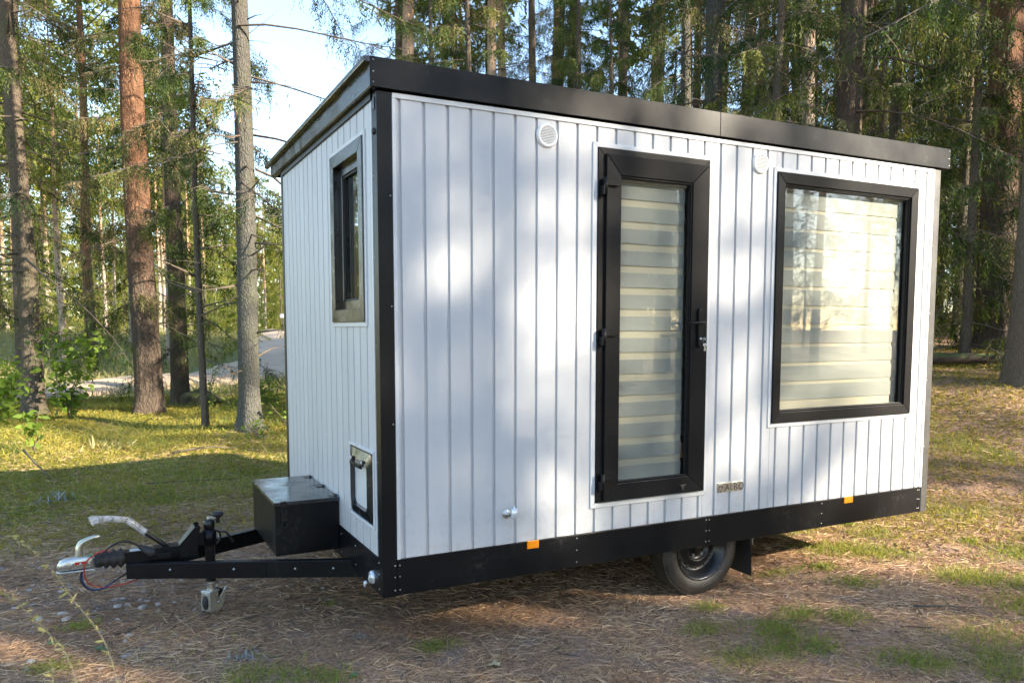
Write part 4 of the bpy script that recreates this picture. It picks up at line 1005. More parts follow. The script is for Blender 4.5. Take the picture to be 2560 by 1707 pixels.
# ------------------------------------------------------------------ trees behind and beside the cabin
def sized(i, dia, kind=SP):           # scale of template i so that its trunk gets this diameter
    base = {id(SP): (0.34, 0.40, 0.34, 0.40), id(PN): (0.30, 0.34, 0.38)}[id(kind)][i]
    return dia / base
tree('spruce_tree', 9.87, 5.49, trunk_mesh(81, 23, 0.235, 'mossy_bark', n=18, stubs=10, stub_len=1.0), spruce_crown(82, 23, 2.2, 3.5, 80, 190, 0.38, 0.040, bare=0.05, droop=0.62, dry=0.08, name='spruce_crown'),
     'stout mossy spruce rising behind the right half of the roof', 'tree', rz=0.7)
tree('pine_tree', 12.45, 4.60, trunk_mesh(83, 23, 0.30, 'pine_bark', n=22, stubs=14, stub_len=1.2, lean=(0.006, -0.004)), pine_crown(84, 23, 14, 3.4, 44, 100),
     'big reddish pine behind the fallen log right of the cabin', 'tree', rz=0.3)
tree('spruce_tree', 9.72, 2.42, trunk_mesh(85, 21, 0.215, 'spruce_bark', n=20, flare=1.3, stubs=16, stub_len=0.6), spruce_crown(86, 21, 5.0, 3.0, 60, 85, 0.34, 0.040, droop=0.55),
     'smooth grey trunk cut by the right edge of the picture', 'tree', rz=1.0)
NY = [(trunk_mesh(87, 9, 0.085, 'spruce_bark', n=9), spruce_crown(88, 9, 0.5, 1.9, 62, 110, 0.30, 0.036, droop=0.55, dry=0.06)),
      (trunk_mesh(89, 10, 0.09, 'spruce_bark', n=9), spruce_crown(89, 10, 0.3, 2.1, 62, 95, 0.30, 0.038, droop=0.55, dry=0.10))]
tree('young_spruce', 11.5, 5.9, *NY[0], 'bushy young spruce with drooping green boughs beside the cabin rear corner', 'tree')
tree('young_spruce', 14.6, 6.6, *NY[1], 'dark young spruce filling the gap behind the reddish pine', 'tree')
near_right = [(18.16, 17.72, 'S', 0, 0.26, 'thin spruce behind the seam in the roof fascia'), (18.98, 16.95, 'P', 2, 0.46, 'red barked pine above the middle of the roof, right of the thin spruce'),
              (22.8, 20.21, 'S', 2, 0.32, 'spruce close to the right of the red barked pine above the roof'), (16.06, 9.76, 'S', 3, 0.30, 'slim spruce right of the stout mossy spruce behind the roof'),
              (26.64, 15.63, 'P', 0, 0.32, 'pale lit pine trunk rising above the rear end of the roof'), (11.94, 15.01, 'S', 1, 0.34, 'spruce with hanging curtains of needles above the door'),
              (8.79, 16.85, 'P', 1, 0.36, 'bright pine trunk above the left third of the roof'), (11.91, 26.42, 'P', 0, 0.28, 'thin pine trunk left of the bright pine above the roof'),
              (13.6, 9.9, 'P', 2, 0.40, 'straight pine behind the cabin above the large window'), (10.4, 10.4, 'S', 2, 0.30, 'low boughed spruce behind the cabin between the two air vents')]
for x, y, k, i, dia, lab in near_right:
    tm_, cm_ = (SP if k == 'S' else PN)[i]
    tree('spruce_tree' if k == 'S' else 'pine_tree', x, y, tm_, cm_, lab, 'tree', sc=sized(i, dia, SP if k == 'S' else PN))

def polar(a, r): return CAMX + r * math.cos(R(a)), CAMY + r * math.sin(R(a))
placed = [(9.87, 5.49), (12.45, 4.6), (9.72, 2.42)] + [(q[0], q[1]) for q in near_right]
def ok(x, y, d):
    if any((x - a) ** 2 + (y - b) ** 2 < d * d for a, b in placed): return False
    u = x * 0.766 + y * 0.643; d = x * 0.643 - y * 0.766
    if 11.0 < u < 17.0 and -14 < d < 18: return False      # glade that lets the sun reach the sandy track
    placed.append((x, y)); return True
def fill(n, a0, a1, r0, r1, what, name, label, group, dmin, s0, s1, rpow=1.0):
    c = 0; tries = 0
    while c < n and tries < n * 40:
        tries += 1
        a = random.uniform(a0, a1); r = r0 + (r1 - r0) * random.random() ** rpow; x, y = polar(a, r)
        if not ok(x, y, dmin): continue
        t_, c_ = random.choice(what); tree(name, x, y, t_, c_, label, 'tree', group, sc=random.uniform(s0, s1)); c += 1
for a_, r_, i_, lab in ((94.5, 23, 3, 'high crowned spruce at the left edge behind the leftmost trunk'), (97.5, 19, 0, 'spruce whose boughs hang into the picture from the left edge')):
    x, y = polar(a_, r_); placed.append((x, y)); tree('spruce_tree', x, y, *SP[i_], lab, 'tree', sc=0.95)
# right hand forest behind the roofline
fill(26, 8, 52, 17, 30, SP, 'spruce_tree', 'shaded spruce in the dense stand behind the cabin roof', 'spruces in the stand behind the cabin', 2.2, 0.85, 1.15)
fill(9, 30, 50, 14.5, 21, SP, 'spruce_tree', 'shaded spruce in the dense stand behind the cabin roof', 'spruces in the stand behind the cabin', 1.9, 0.85, 1.05)
fill(6, 53, 71, 24, 34, SP, 'spruce_tree', 'shaded spruce in the dense stand behind the cabin roof', 'spruces in the stand behind the cabin', 2.2, 0.7, 0.9)
fill(7, 52, 71, 21, 33, PN, 'pine_tree', 'pine trunk among the spruces behind the cabin', 'pines in the stand behind the cabin', 2.2, 0.95, 1.2)
fill(8, 8, 52, 20, 34, PN, 'pine_tree', 'pine trunk among the spruces behind the cabin', 'pines in the stand behind the cabin', 2.2, 0.95, 1.25)
fill(34, 2, 46, 30, 62, SP + PN, 'conifer_tree', 'conifer in the depth of the wood behind the cabin', 'conifers deep in the wood behind the cabin', 2.6, 0.9, 1.2)
fill(18, 25, 70, 13, 26, NY, 'young_spruce', 'young spruce in the undergrowth behind the cabin', 'young spruces behind the cabin', 1.6, 0.7, 1.2)
# left: sunlit pine stand beyond the field
fill(32, 83, 104, 62, 100, PN, 'pine_tree', 'slender pine in the sunlit stand beyond the sandy track', 'pines of the sunlit stand', 2.2, 0.8, 1.05)
fill(20, 72.5, 82, 90, 125, PN, 'pine_tree', 'slender pine in the sunlit stand beyond the sandy track', 'pines of the sunlit stand', 2.2, 0.62, 0.8)
fill(34, 80, 104, 56, 100, YS, 'young_spruce', 'young yellow green spruce under the sunlit pines', 'young spruces under the sunlit pines', 1.4, 0.6, 1.35)
fill(18, 72.5, 80, 70, 105, YS, 'young_spruce', 'young yellow green spruce under the sunlit pines', 'young spruces under the sunlit pines', 1.4, 0.6, 1.2)
fill(8, 86, 103, 32, 52, PN, 'pine_tree', 'nearer pine standing in the grassy slope past the track', 'pines on the grassy slope', 3.0, 0.75, 1.0)
fill(4, 76, 83, 36, 60, YS, 'young_spruce', 'small spruce on the slope beside the track', 'small spruces beside the track', 2.5, 0.5, 0.8)
fill(90, 45, 108, 105, 170, PN, 'pine_tree', 'distant pine closing the view through the stand', 'distant pines', 1.8, 0.7, 0.9)
fill(110, 44, 108, 112, 165, YS, 'young_spruce', 'distant spruce in the closed edge of the far wood', 'distant spruces', 1.6, 1.3, 2.1)
fill(75, 79, 107, 98, 140, YS, 'young_spruce', 'distant spruce in the closed edge of the far wood', 'distant spruces', 1.3, 1.5, 2.4)
for a_, r_, i_, lab in ((70.5, 30, 0, 'spruce showing above the front end of the roof, leftmost of those behind it'), (67.5, 26, 2, 'spruce above the roof between the front corner and the first air vent'), (64.5, 29, 1, 'tall spruce above the first air vent'),
                        (61.5, 25, 0, 'spruce above the roof just right of the first air vent'), (58.5, 28, 1, 'tall spruce above the hinge side of the door'), (66.0, 38, 1, 'farther spruce seen between those above the first air vent')):
    x, y = polar(a_, r_); placed.append((x, y)); tree('spruce_tree', x, y, *SP[i_], lab, 'tree', sc=0.95)
# left of the frame: mirrored in the front window
fill(16, 106, 165, 26, 60, SP + PN + PN + PN, 'conifer_tree', 'conifer beyond the left edge, mirrored in the front window', 'conifers left of the picture', 3.0, 0.9, 1.1)

# ------------------------------------------------------------------ trees between the sun and the cabin (they cast the shade)
def sunward(u, d):      # u across, d towards the sun, measured from the near front corner
    return u * 0.766 + d * 0.643, u * 0.643 - d * 0.766
shade = [(-6.8, 17, 0), (-4.4, 21, 1), (-9.5, 20, 3), (-3.4, 27, 1), (-5.6, 25, 0), (-2.8, 33, 1), (-7.6, 24, 1),
         (-2.4, 16, 0, 1.0), (-1.6, 23.5, 1, 1.0), (-0.9, 20, 1, 1.0), (2.3, 33, 2, 3.2), (2.0, 29, 2, 4.9), (0.5, 29, 3, 4.9), (1.4, 29, 3, 1.7), (1.1, 33, 1, 3.2), (0.2, 29, 2, 1.7),
         (-0.4, 21, 0, 3.2), (-1.0, 18, 1, 4.9), (-0.4, 25, 0, 0.3), (-0.4, 18, 1, 4.9),
         (6.0, 27, 0), (5.6, 33, 1), (8.9, 24, 1), (9.5, 16.5, 0), (10.7, 18, 1), (17.3, 17, 1), (21, 17, 0), (25, 18, 1), (28, 20, 0), (30.5, 24, 1), (18, 28, 1), (23, 30, 0), (19, 22, 1), (23, 21, 2), (20, 33, 3), (26, 28, 1), (-12.5, 24, 1), (-15, 19, 0)]
shade_small = [(12.4, 19, 2, 0.85), (11.2, 15, 2, 0.8), (14.4, 17, 2, 0.85), (15.9, 20, 2, 0.88), (13.4, 15, 2, 0.8)]
for u, d, i, s_ in shade_small:
    x, y = sunward(u, d); tree('spruce_tree', x, y, *SP[i], 'spruce on the sunny side outside the picture, shading the cabin', 'tree', 'spruces on the sunny side', sc=s_)
for k in range(26):           # the wood goes on behind the camera
    u, d = (random.uniform(-30, -7.5), random.uniform(7, 30)) if k < 20 else (random.uniform(-10, -3.5), random.uniform(34, 44))
    x, y = sunward(u, d)
    if not ok(x, y, 2.4): continue
    tree('spruce_tree', x, y, *SP[k % 4], 'spruce of the wood behind the camera, mirrored in the panes', 'tree', 'spruces behind the camera', sc=random.uniform(0.9, 1.15))
for u, d, i, *rz_ in shade:
    x, y = sunward(u, d); tree('spruce_tree', x, y, *SP[i], 'spruce on the sunny side outside the picture, shading the cabin', 'tree', 'spruces on the sunny side', rz=rz_[0] if rz_ else None, sc=1.0)

for k in range(46):           # far edge of the clearing on the sunny side: too far off to shade it, mirrored in the big window
    u, d = random.uniform(-16, 48), random.uniform(51, 78)
    x, y = sunward(u, d)
    if not ok(x, y, 2.4): continue
    tree('spruce_tree', x, y, *(SP + PN)[k % 7], 'conifer on the far edge of the clearing behind the camera', 'tree', 'conifers across the clearing', sc=random.uniform(0.85, 1.0))
# tell the few countable ones apart by their order from the left
ORD = ['first', 'second', 'third', 'fourth', 'fifth', 'sixth', 'seventh', 'eighth', 'ninth', 'tenth']
for grp, txt in (('pines on the grassy slope', '%s pine from the left on the grassy slope past the track'), ('small spruces beside the track', '%s small spruce from the left on the slope beside the track')):
    lst = sorted((o for o in col.objects if o.get('group') == grp), key=lambda o: -math.atan2(o.location.y - CAMY, o.location.x - CAMX))
    for n_, o in enumerate(lst[:10]): o['label'] = txt % ORD[n_]

# ------------------------------------------------------------------ ground cover
def scatter_polar(g, n, a0, a1, r0, r1, k=1.0):
    a = np.radians(g.uniform(a0, a1, n)); r = np.sqrt(r0 ** 2 + (r1 ** 2 - r0 ** 2) * g.random(n) ** k)
    return CAMX + r * np.cos(a), CAMY + r * np.sin(a), r
def vnoise(x, y, s, seed=0):
    return 0.5 + 0.25 * (np.sin(x * s * 1.0 + seed) * np.cos(y * s * 1.3 + 2 * seed) + np.sin((x + y) * s * 2.1 + seed * 3) * np.cos((x - y) * s * 1.7 + seed)) + 0.12 * np.sin(x * s * 4.3 + y * s * 3.1 + seed)
def grass_mask(x, y):
    m_ = np.zeros_like(x)
    for cx, cy, s_ in GRASS: m_ = np.maximum(m_, np.exp(-((x - cx) ** 2 + (y - cy) ** 2) / (2 * s_ * s_)))
    return m_
GRASS = [(3.8, 0.48, .22), (4.01, 0.38, .25), (4.15, 0.22, .22), (4.13, -0.4, .20), (4.12, -0.51, .2), (4.36, -0.67, .22), (2.16, -0.54, .14), (2.15, -0.66, .15), (1.99, -0.81, .15), (2.2, -0.87, .12),
         (2.06, -0.13, .10), (2.49, -0.47, .12), (2.69, -0.65, .12), (2.44, -1.19, .14), (2.53, -1.31, .12), (2.87, -1.43, .15), (2.73, -1.55, .12), (1.78, -0.4, .12), (1.71, -0.77, .15), (-0.28, -0.03, .11),
         (-0.43, 0.05, .12), (-0.64, 0.18, .16), (0.32, 0.08, .10), (0.02, 1.01, .05), (-0.74, 4.63, .22), (-1.43, 1.32, .07), (-1.54, 0.74, .10), (5.2, 1.3, .4), (5.6, 0.6, .35), (6.3, 1.9, .6), (5.0, -0.3, .25), (3.3, -0.2, .12)]
_gr = random.Random(5)
for _ in range(44):
    _x, _y = _gr.uniform(2.9, 7.5), _gr.uniform(-2.2, 3.2)
    if _y < 1.2 or _x > 5.0: GRASS.append((_x, _y, _gr.uniform(0.06, 0.26)))
def cover(name, g, x, y, ln, wd, dirs, bendz, tint, mt, label, cat, lift=0.0):
    lf = Leafs(); n = len(x); P = np.stack([x, y, ground_h(x, y) + lift], -1)
    bend = np.stack([g.normal(0, 0.25, n) * ln, g.normal(0, 0.25, n) * ln, bendz * ln], -1)
    lf.ribbons(P, dirs, ln, wd, bend, 0, tint, g)
    o = link(name, lf.mesh(name, [mt])); return tag(o, label, cat, kind='stuff')

g = np.random.default_rng(99)
# fallen needles and straw
xs, ys, rs = scatter_polar(g, 290000, 25, 101, 3.3, 13.5, 1.25)
dens = np.clip(0.35 + 0.9 * vnoise(xs, ys, 1.7, 1.0) + 0.3 * vnoise(xs, ys, 6.0, 4.0), 0, 1.4) * np.clip(1.25 - rs / 14, 0.25, 1)
yy = ys - 0.35 * xs; dens *= np.clip(1.15 - smooth01((yy - 3.2) / 3.5) * 0.8, 0.4, 1)
dens *= 1 - 0.35 * grass_mask(xs, ys)
k = g.random(len(xs)) < dens * 0.85; xs, ys, rs = xs[k], ys[k], rs[k]; n = len(xs)
a = g.uniform(0, 2 * math.pi, n)
D = np.stack([np.cos(a), np.sin(a), g.uniform(-0.02, 0.28, n)], -1); D /= np.linalg.norm(D, axis=1)[:, None]
cover('needle_litter', g, xs, ys, g.uniform(0.035, 0.085, n) * (1 + rs * 0.04), g.uniform(0.0024, 0.0044, n) * (0.7 + rs * 0.13), D, g.uniform(-0.25, 0.05, n),
      np.clip(g.normal(0.5, 0.22, n) + 0.25 * (vnoise(xs, ys, 2.3, 7) - 0.5), 0, 1.1), 'litter_needle', 'brown fallen pine needles and straw strewn over the ground', 'needle litter', 0.002)
# grass: dense tufts plus thin general growth
cx = np.concatenate([g.normal(q[0], q[2] * 0.65, int(2600 * q[2])) for q in GRASS]); cy = np.concatenate([g.normal(q[1], q[2] * 0.5, int(2600 * q[2])) for q in GRASS])
x2, y2, r2 = scatter_polar(g, 26000, 25, 101, 3.3, 9.0); k = g.random(len(x2)) < np.clip(vnoise(x2, y2, 1.3, 3) - 0.5, 0, 1) * 0.8; x2, y2 = x2[k], y2[k]
xs = np.concatenate([cx, x2]); ys = np.concatenate([cy, y2]); n = len(xs); rs = np.hypot(xs - CAMX, ys - CAMY)
under = (xs > 0.0) & (xs < 3.4) & (ys > 0.25) & (ys < 2.3); k = ~under; xs, ys, rs = xs[k], ys[k], rs[k]; n = len(xs)
D = g.normal(0, 0.5, (n, 3)); D[:, 2] = g.uniform(0.35, 1.1, n); D /= np.linalg.norm(D, axis=1)[:, None]
cover('grass', g, xs, ys, g.uniform(0.02, 0.075, n), g.uniform(0.002, 0.004, n) * (0.7 + rs * 0.12), D, g.uniform(-0.35, -0.05, n), np.clip(g.normal(0.56, 0.26, n), 0, 1), 'grass_blade', 'short green grass sprouting in patches through the needle litter', 'grass')
# moss and woodland grass on the left and along the bank
x1, y1, r1 = scatter_polar(g, 110000, 74, 101, 7.0, 22, 1.15); x2, y2, r2 = scatter_polar(g, 45000, 26, 42, 7.2, 16.5, 1.0)
xs = np.concatenate([x1, x2]); ys = np.concatenate([y1, y2]); rs = np.concatenate([r1, r2])
yy = ys - 0.35 * xs; dens = np.where(ys > 5, smooth01((yy - 3.4) / 3.0), 0.8) * np.clip(0.25 + 1.1 * vnoise(xs, ys, 1.1, 9), 0, 1)
k = g.random(len(xs)) < dens; xs, ys, rs = xs[k], ys[k], rs[k]; n = len(xs)
D = g.normal(0, 0.75, (n, 3)); D[:, 2] = g.uniform(0.15, 1.0, n); D /= np.linalg.norm(D, axis=1)[:, None]
cover('moss', g, xs, ys, g.uniform(0.03, 0.09, n) * (0.8 + rs * 0.02), g.uniform(0.004, 0.009, n) * (0.5 + rs * 0.09), D, g.uniform(-0.3, 0, n), np.clip(g.normal(0.45, 0.25, n), 0, 1.1), 'moss_blade', 'yellow green moss and low blueberry growth under the trees', 'moss')
x1, y1, r1 = scatter_polar(g, 26000, 74, 101, 8.5, 20, 1.0); k = g.random(len(x1)) < np.clip(vnoise(x1, y1, 0.9, 5) - 0.35, 0, 1) * 1.5; xs, ys, rs = x1[k], y1[k], r1[k]; n = len(xs)
D = g.normal(0, 0.4, (n, 3)); D[:, 2] = g.uniform(0.4, 1.0, n); D /= np.linalg.norm(D, axis=1)[:, None]
cover('woodland_grass', g, xs, ys, g.uniform(0.10, 0.30, n), g.uniform(0.004, 0.008, n), D, g.uniform(-0.5, -0.1, n), np.clip(g.normal(0.5, 0.22, n), 0, 1), 'grass_blade', 'loose woodland grass arching over the moss', 'grass')
# heath and tall grass of the slope beyond the track
xs, ys, rs = scatter_polar(g, 40000, 72, 103, 21, 62, 1.0); n = len(xs)
tr = np.array([(-12, 15.5), (-6, 18.2), (-2.3, 21.0), (0.2, 22.8), (2.6, 25.5), (5.0, 31), (7.0, 38), (9.0, 47), (10, 60)], float)
seg = np.linspace(0, 8, 200); tp = np.stack([np.interp(seg, np.arange(9), tr[:, i]) for i in (0, 1)], -1)
dm = np.full(n, 1e9)
for p in tp: dm = np.minimum(dm, np.hypot(xs - p[0], ys - p[1]))
k = dm > 2.5; xs, ys, rs = xs[k], ys[k], rs[k]; n = len(xs)
D = g.normal(0, 0.35, (n, 3)); D[:, 2] = g.uniform(0.5, 1.0, n); D /= np.linalg.norm(D, axis=1)[:, None]
cover('heath_grass', g, xs, ys, g.uniform(0.15, 0.55, n), g.uniform(0.015, 0.035, n), D, g.uniform(-0.4, 0, n), np.clip(g.normal(0.5, 0.25, n), 0, 1), 'heath_blade', 'straw coloured heath grass on the slope beyond the track', 'grass')
# small twigs and bark crumbs
xs, ys, rs = scatter_polar(g, 900, 27, 99, 3.4, 9.5, 1.0); n = len(xs); a = g.uniform(0, 6.28, n); ln = g.uniform(0.03, 0.16, n) * (g.random(n) ** 1.5 + 0.4)
lf = Leafs(); A = np.stack([xs, ys, ground_h(xs, ys) + 0.006], -1); E_ = A + np.stack([np.cos(a), np.sin(a), g.uniform(-0.02, 0.16, n)], -1) * ln[:, None]
rr = g.uniform(0.0016, 0.005, n); lf.sticks(A, E_, rr, rr * 0.6, 0); tag(link('twig_litter', lf.mesh('twig_litter', ['dead_wood'])), 'short brown twigs strewn over the needle litter', 'twigs', kind='stuff')
# pebbles
def pebble_mesh(seed):
    q = np.random.default_rng(seed); mb = MB(); n, rings = 8, 4; vs = []; 
    for i in range(rings + 1):
        t = math.pi * i / rings
        for k in range(n):
            a = 2 * math.pi * k / n; r = 1 + q.normal(0, 0.13)
            vs.append((math.sin(t) * math.cos(a) * r, math.sin(t) * math.sin(a) * 0.75 * r, math.cos(t) * 0.5 * r))
    mb.add(vs, [(i * n + k, i * n + (k + 1) % n, (i + 1) * n + (k + 1) % n, (i + 1) * n + k) for i in range(rings) for k in range(n)], 0, False)
    return mb
mb = MB()
for i in range(300):
    x = random.gauss(-1.15, 0.55); y = random.gauss(2.0, 0.85); s_ = abs(random.gauss(0.009, 0.007)) + 0.004
    if y < 0.5: continue
    pb = pebble_mesh(i % 9); ca, sa = math.cos(i * 1.7), math.sin(i * 1.7); z = float(ground_h(x, y))
    mb.add([(x + s_ * (vx * ca - vy * sa), y + s_ * (vx * sa + vy * ca), z + s_ * (vz - 0.12)) for vx, vy, vz in pb.v], pb.f, 0, False)
tag(mb.build('gravel', 'stone'), 'small pale pebbles scattered around the jockey wheel', 'gravel', kind='stuff')
STONES = [(-1.53, 1.58, .030), (-1.51, 1.47, .034), (-1.23, 1.57, .030), (-1.09, 1.49, .034), (-1.0, 1.51, .026), (-1.65, 0.88, .026), (-1.65, 1.54, .028)]
WHERE = ['pale flat stone left of the jockey wheel, farther of the leftmost pair', 'bluish flat stone below the drawbar coupling, nearer of a pair', 'grey stone halfway between coupling and jockey wheel',
         'broad whitish stone just left of the jockey wheel', 'white rounded stone nearest the jockey wheel', 'lone pale stone near the lower left corner of the picture', 'low whitish stone farthest left under the coupling']
for i, ((x, y, s_), lab) in enumerate(zip(STONES, WHERE)):
    o = link('stone', pebble_mesh(40 + i).mesh('stone', ['stone']), None, (x, y, float(ground_h(x, y)) + s_ * 0.15), i * 1.3, s_); tag(o, lab, 'stone', 'stones by the drawbar')

# ------------------------------------------------------------------ small things on the ground
def stick(name, pts, r, label, mt='dead_wood', cat='stick', twigs=()):
    x0, y0 = pts[0][:2]; z0 = float(ground_h(x0, y0)); mb = MB()
    P = [(x - x0, y - y0, float(ground_h(x, y)) - z0 + h) for x, y, h in pts]
    n = len(P); mb.tube(P, [r * (1 - 0.7 * i / (n - 1)) for i in range(n)], 7)
    for a, b in twigs: mb.tube([P[a], tuple(Vector(P[a]) + Vector(b) * 0.5 + Vector((0, 0, .01))), tuple(Vector(P[a]) + Vector(b))], [r * 0.5, r * 0.35, r * 0.15], 5)
    return tag(mb.build(name, mt, None, (x0, y0, z0)), label, cat)
stick('fallen_stick', [(-0.5, 7.7, .03), (-0.2, 7.72, .05), (0.05, 7.78, .06), (0.35, 7.75, .05)], 0.017, 'dark fallen stick lying across the moss left of the cabin', twigs=((1, (0.15, -0.2, 0.03)),))
stick('fallen_stick', [(-2.25, 8.1, .16), (-2.1, 7.6, .10), (-1.95, 7.1, .04), (-1.88, 6.8, .02)], 0.014, 'dark broken stick pointing at the camera in the lit moss at far left')
stick('fallen_stick', [(3.2, -0.72, .015), (3.4, -0.83, .02), (3.6, -0.95, .012)], 0.006, 'thin twig on the bare ground right of the wheel', twigs=((1, (0.05, 0.12, 0.01)),))
stick('fallen_stick', [(-0.9, 5.6, .03), (-0.3, 5.7, .03), (0.1, 5.75, .02)], 0.008, 'thin brown twig lying between the grass tuft and the tool box')
# mossy log by the big pine
m, N, L, B = mat('mossy_log'); oc = objco(N)
f = noise(N, L, 5, 6, 0.65, oc); sp = N.new('ShaderNodeSeparateXYZ'); L.new(N.new('ShaderNodeNewGeometry').outputs['Normal'], sp.inputs[0])
k_ = math_n(N, L, 'MULTIPLY', maprange(N, L, sp.outputs[2], 0.0, 0.6), maprange(N, L, f, 0.35, 0.55), True)
L.new(mix(N, L, k_, ramp(N, L, f, [(0.3, (0.035, 0.026, 0.02)), (0.7, (0.11, 0.08, 0.055))]), (0.075, 0.095, 0.025)), B.inputs['Base Color']); B.inputs['Roughness'].default_value = 0.95
bump(N, L, B, f, 0.8, 0.05); M['mossy_log'] = m
stick('fallen_log', [(8.3, 5.6, .10), (9.2, 4.75, .12), (10.1, 3.9, .13), (10.9, 3.1, .12)], 0.17, 'mossy rotting log lying at the foot of the right hand pines', 'mossy_log', 'log')
# mossy hump between red pine and slender spruce
mb = pebble_mesh(77); o = link('mossy_boulder', mb.mesh('mossy_boulder', ['mossy_log']), None, (0.62, 15.2, 0.12), 0.3, (0.62, 0.5, 0.52)); tag(o, 'moss covered hump beside the mossy trunk', 'boulder')
sub = o.modifiers.new('sub', 'SUBSURF'); sub.levels = 2; sub.render_levels = 2
for p in o.data.polygons: p.use_smooth = True
# dead leaf, cones, bark scraps
def flat_leaf(name, x, y, s_, rz, label, mt='dry_leaf'):
    mb = MB(); n = 14; pts = [(math.cos(2 * math.pi * k / n) * (1 + 0.25 * math.cos(10 * math.pi * k / n)), 0.62 * math.sin(2 * math.pi * k / n) * (1 + 0.25 * math.cos(10 * math.pi * k / n))) for k in range(n)]
    vs = [(0, 0, 0.12)] + [(a, b, 0.25 * b * b + 0.12 * math.sin(k * 1.9)) for k, (a, b) in enumerate(pts)]; o_ = len(vs)
    vs += [(a, b, c - 0.04) for a, b, c in vs]
    fs = [(0, 1 + k, 1 + (k + 1) % n) for k in range(n)] + [(o_, o_ + 1 + (k + 1) % n, o_ + 1 + k) for k in range(n)] + [(1 + k, o_ + 1 + k, o_ + 1 + (k + 1) % n, 1 + (k + 1) % n) for k in range(n)]
    mb.add(vs, fs); o = mb.build(name, mt, None, (x, y, float(ground_h(x, y)) + 0.012)); o.scale = (s_,) * 3; o.rotation_euler = (random.uniform(-.3, .3), random.uniform(-.3, .3), rz)
    return tag(o, label, 'leaf')
flat_leaf('fallen_leaf', 2.05, -0.91, 0.030, 0.5, 'orange brown dead leaf beside the small grass tufts')
flat_leaf('fallen_leaf', 4.38, 0.17, 0.060, 1.5, 'dark curled bark like leaf right of the bright grass patch')
flat_leaf('fallen_leaf', 0.50, -0.28, 0.042, 2.2, 'large pale tan leaf near the bottom edge', 'straw')
simple('green_leaf', (0.09, 0.17, 0.07), 0.6, var=0.2, scale=20)
flat_leaf('fallen_leaf', -1.32, 0.90, 0.035, 2.6, 'green fallen leaf low at the left, below the coupling', 'green_leaf')
flat_leaf('fallen_leaf', -0.18, -0.06, 0.036, 1.1, 'dark green leaf standing at the bright grass tuft on the bottom edge', 'green_leaf')
flat_leaf('fallen_leaf', -1.56, 1.10, 0.025, 0.2, 'small bluish green leaf near the left edge below the coupling', 'green_leaf')
def clump(name, x, y, s_, n, mt, label, cat, flat=0.35):
    q = np.random.default_rng(int(abs(x * 100) + abs(y * 37))); lf = Leafs()
    P = q.normal(0, 1, (n, 3)) * np.array([s_, s_ * 0.8, 0]) + np.array([0, 0, 0.005]); D = q.normal(size=(n, 3)); D[:, 2] = np.abs(D[:, 2]) * flat * 2; D /= np.linalg.norm(D, axis=1)[:, None]
    lf.ribbons(P, D, q.uniform(0.4, 1.1, n) * s_, q.uniform(0.08, 0.2, n) * s_, q.normal(0, 0.15 * s_, (n, 3)), 0, q.random(n), q)
    return tag(link(name, lf.mesh(name, [mt]), None, (x, y, float(ground_h(x, y)))), label, cat, kind='stuff')
simple('lichen', (0.24, 0.26, 0.25), 0.9, var=0.3, scale=30)
clump('lichen_scrap', -0.62, 0.42, 0.05, 40, 'lichen', 'grey green lichen scrap on the needles below the front corner', 'lichen')
clump('lichen_scrap', -1.75, 5.2, 0.12, 50, 'lichen', 'grey lichen covered twigs between moss and litter at left', 'lichen')
clump('lichen_scrap', -0.02, 0.42, 0.035, 30, 'lichen', 'tiny grey lichen tuft in front of the cabin corner', 'lichen')
clump('bark_scrap', 4.63, 0.18, 0.06, 24, 'dead_wood', 'dark crumbled bark heap beyond the grass patch at right', 'bark')
clump('straw_heap', -1.29, 8.95, 0.2, 70, 'heath_blade', 'heap of dry bent grass stalks on the moss under the red pine', 'straw', 0.6)

# ------------------------------------------------------------------ saplings, weeds
def leafy(name, x, y, h, n, ls, label, spread=0.4, stems=3, mt='broad_leaf', cat='shrub', seed=1, low=0.15):
    q = np.random.default_rng(seed); e = link(name, None, None, (x, y, float(ground_h(x, y)) - 0.02)); tag(e, label, cat)
    mb = MB(); tips = []
    for s_ in range(stems):
        a = q.uniform(0, 6.28); p = [Vector((0, 0, 0))]
        for k in range(1, 6): p.append(Vector((math.cos(a) * spread * (k / 5) ** 1.3 + q.normal() * 0.02, math.sin(a) * spread * (k / 5) ** 1.3 + q.normal() * 0.02, h * k / 5 * q.uniform(0.9, 1.0))))
        mb.tube(p, [0.012 * (1 - 0.16 * k) for k in range(6)], 6); tips.append(p)
    mb.build('stem', 'twig_wood', e)
    lf = Leafs(); P = []; D = []
    for i in range(n):
        p = tips[i % stems]; t = q.uniform(low, 1) * 4.99; k = int(t); c = p[k].lerp(p[k + 1], t - k)
        P.append(np.array(c) + q.normal(0, 1, 3) * spread * 0.28 * np.array([1, 1, 0.5])); d = q.normal(size=3); d[2] = d[2] * 0.35 - 0.1; D.append(d / np.linalg.norm(d))
    P = np.array(P); D = np.array(D); ln = ls * q.uniform(0.6, 1.25, n)
    lf.ribbons(P, D, ln, ln * 0.62, q.normal(0, 0.02, (n, 3)), 0, np.clip(q.normal(0.5, 0.2, n), 0, 1), q)
    link('foliage', lf.mesh('foliage', [mt]), e); return e
leafy('oak_sapling', -1.9, 12.4, 1.55, 420, 0.125, 'leafy oak sapling between the leftmost trunk and the red pine', 0.5, 4, seed=3)
leafy('oak_sapling', -3.0, 12.2, 1.0, 260, 0.125, 'low oak sapling left of the leftmost trunk', 0.4, 3, seed=4)
leafy('broadleaf_seedling', -2.15, 8.6, 0.66, 60, 0.11, 'small pale seedling with big lit leaves in the moss at left', 0.14, 2, seed=5, low=0.3)
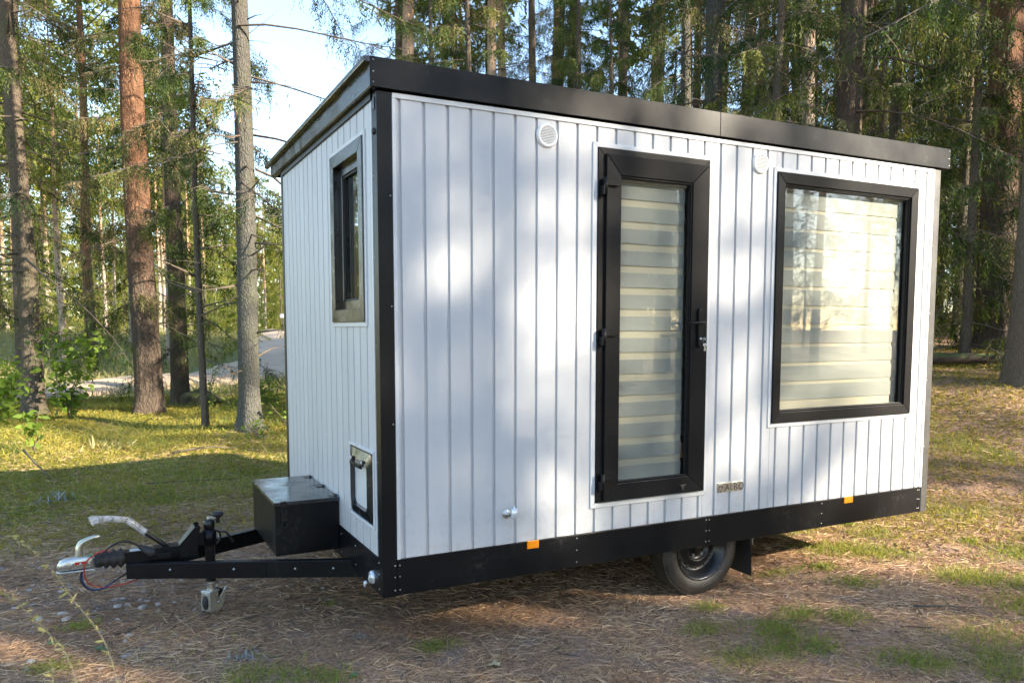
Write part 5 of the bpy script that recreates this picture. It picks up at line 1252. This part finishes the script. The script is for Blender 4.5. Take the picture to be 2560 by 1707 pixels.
leafy('broadleaf_seedling', 1.35, 9.1, 0.5, 60, 0.07, 'dark green leafy plant at the cabin wall beside the grey trunk', 0.3, 4, seed=6)
leafy('broadleaf_seedling', 0.85, 8.6, 0.35, 60, 0.07, 'low plant at the foot of the pale grey trunk', 0.3, 5, seed=8)
leafy('blueberry_bush', 0.9, 12.4, 0.35, 150, 0.05, 'dark low blueberry bush between slender spruce and grey trunk', 0.4, 7, seed=9)
leafy('oak_sapling', 1.1, 18.0, 0.9, 60, 0.08, 'thin sapling in front of the sandy track', 0.25, 2, seed=10)
leafy('broadleaf_bush', -3.4, 17.2, 1.1, 260, 0.13, 'bright green bush beside the track at the far left', 0.6, 5, seed=21)
leafy('broadleaf_bush', 1.75, 13.0, 0.7, 220, 0.10, 'bright green bush close to the cabin wall by the track', 0.45, 5, seed=22)
# dry weed stalks close to the camera, lower left
def weed(root, pts, label, seed):
    q = np.random.default_rng(seed); e = link('dry_weed', None, None, root); tag(e, label, 'weed', 'dry weeds close to the camera')
    mb = MB(); P = [Vector((0, 0, 0))] + [Vector(p) - Vector(root) for p in pts]; C = bez(P, 6); nC = len(C)
    mb.tube(C, [0.0017 * (1 - 0.6 * i / nC) for i in range(nC)], 6); mb.build('stem', 'weed_stalk', e)
    lf = Leafs(); n = 90; idx = q.integers(int(nC * 0.45), nC, n); A = np.array([C[i] for i in idx]); D = q.normal(size=(n, 3)) + np.array([0, 0, 0.3]); D /= np.linalg.norm(D, axis=1)[:, None]
    lf.ribbons(A, D, q.uniform(0.006, 0.022, n), q.uniform(0.002, 0.005, n), q.normal(0, 0.002, (n, 3)), 0, q.random(n), q)
    tag(link('seed_head', lf.mesh('seed_head', ['heath_blade']), e), kind='stuff')
weed((-1.15, -1.98, 0.0), [(-1.19, -1.95, 0.55), (-1.215, -1.93, 0.77), (-1.25, -1.769, 0.972), (-1.325, -1.663, 1.083), (-1.389, -1.567, 1.164), (-1.459, -1.525, 1.225)], 'longest blurred dry weed stalk bending left at the lower left', 1)
weed((-1.25, -1.98, 0.0), [(-1.27, -1.97, 0.55), (-1.29, -1.95, 0.79), (-1.325, -1.843, 0.977), (-1.391, -1.745, 1.058), (-1.47, -1.643, 1.117)], 'shorter blurred dry weed stalk below the longest one', 2)
weed((-1.37, -1.95, 0.0), [(-1.36, -1.95, 0.5), (-1.358, -1.95, 0.85), (-1.357, -1.935, 1.02)], 'upright blurred dry weed tip in the lower left corner', 3)

# far little sign by the track
e = link('small_sign', None, None, (9.6, 52.0, float(ground_h(9.6, 52.0)))); tag(e, 'tiny white sign on a post far down the track', 'sign')
mb = MB(); mb.tube([(0, 0, 0), (0, 0, 1.5)], 0.04, 8); mb.build('post', 'grey_steel', e)
mb = MB(); mb.box(-0.19, 0.19, -0.06, -0.045, 1.25, 1.52); mb.build('sign_board', 'white_trim', e, bevel=0.005)
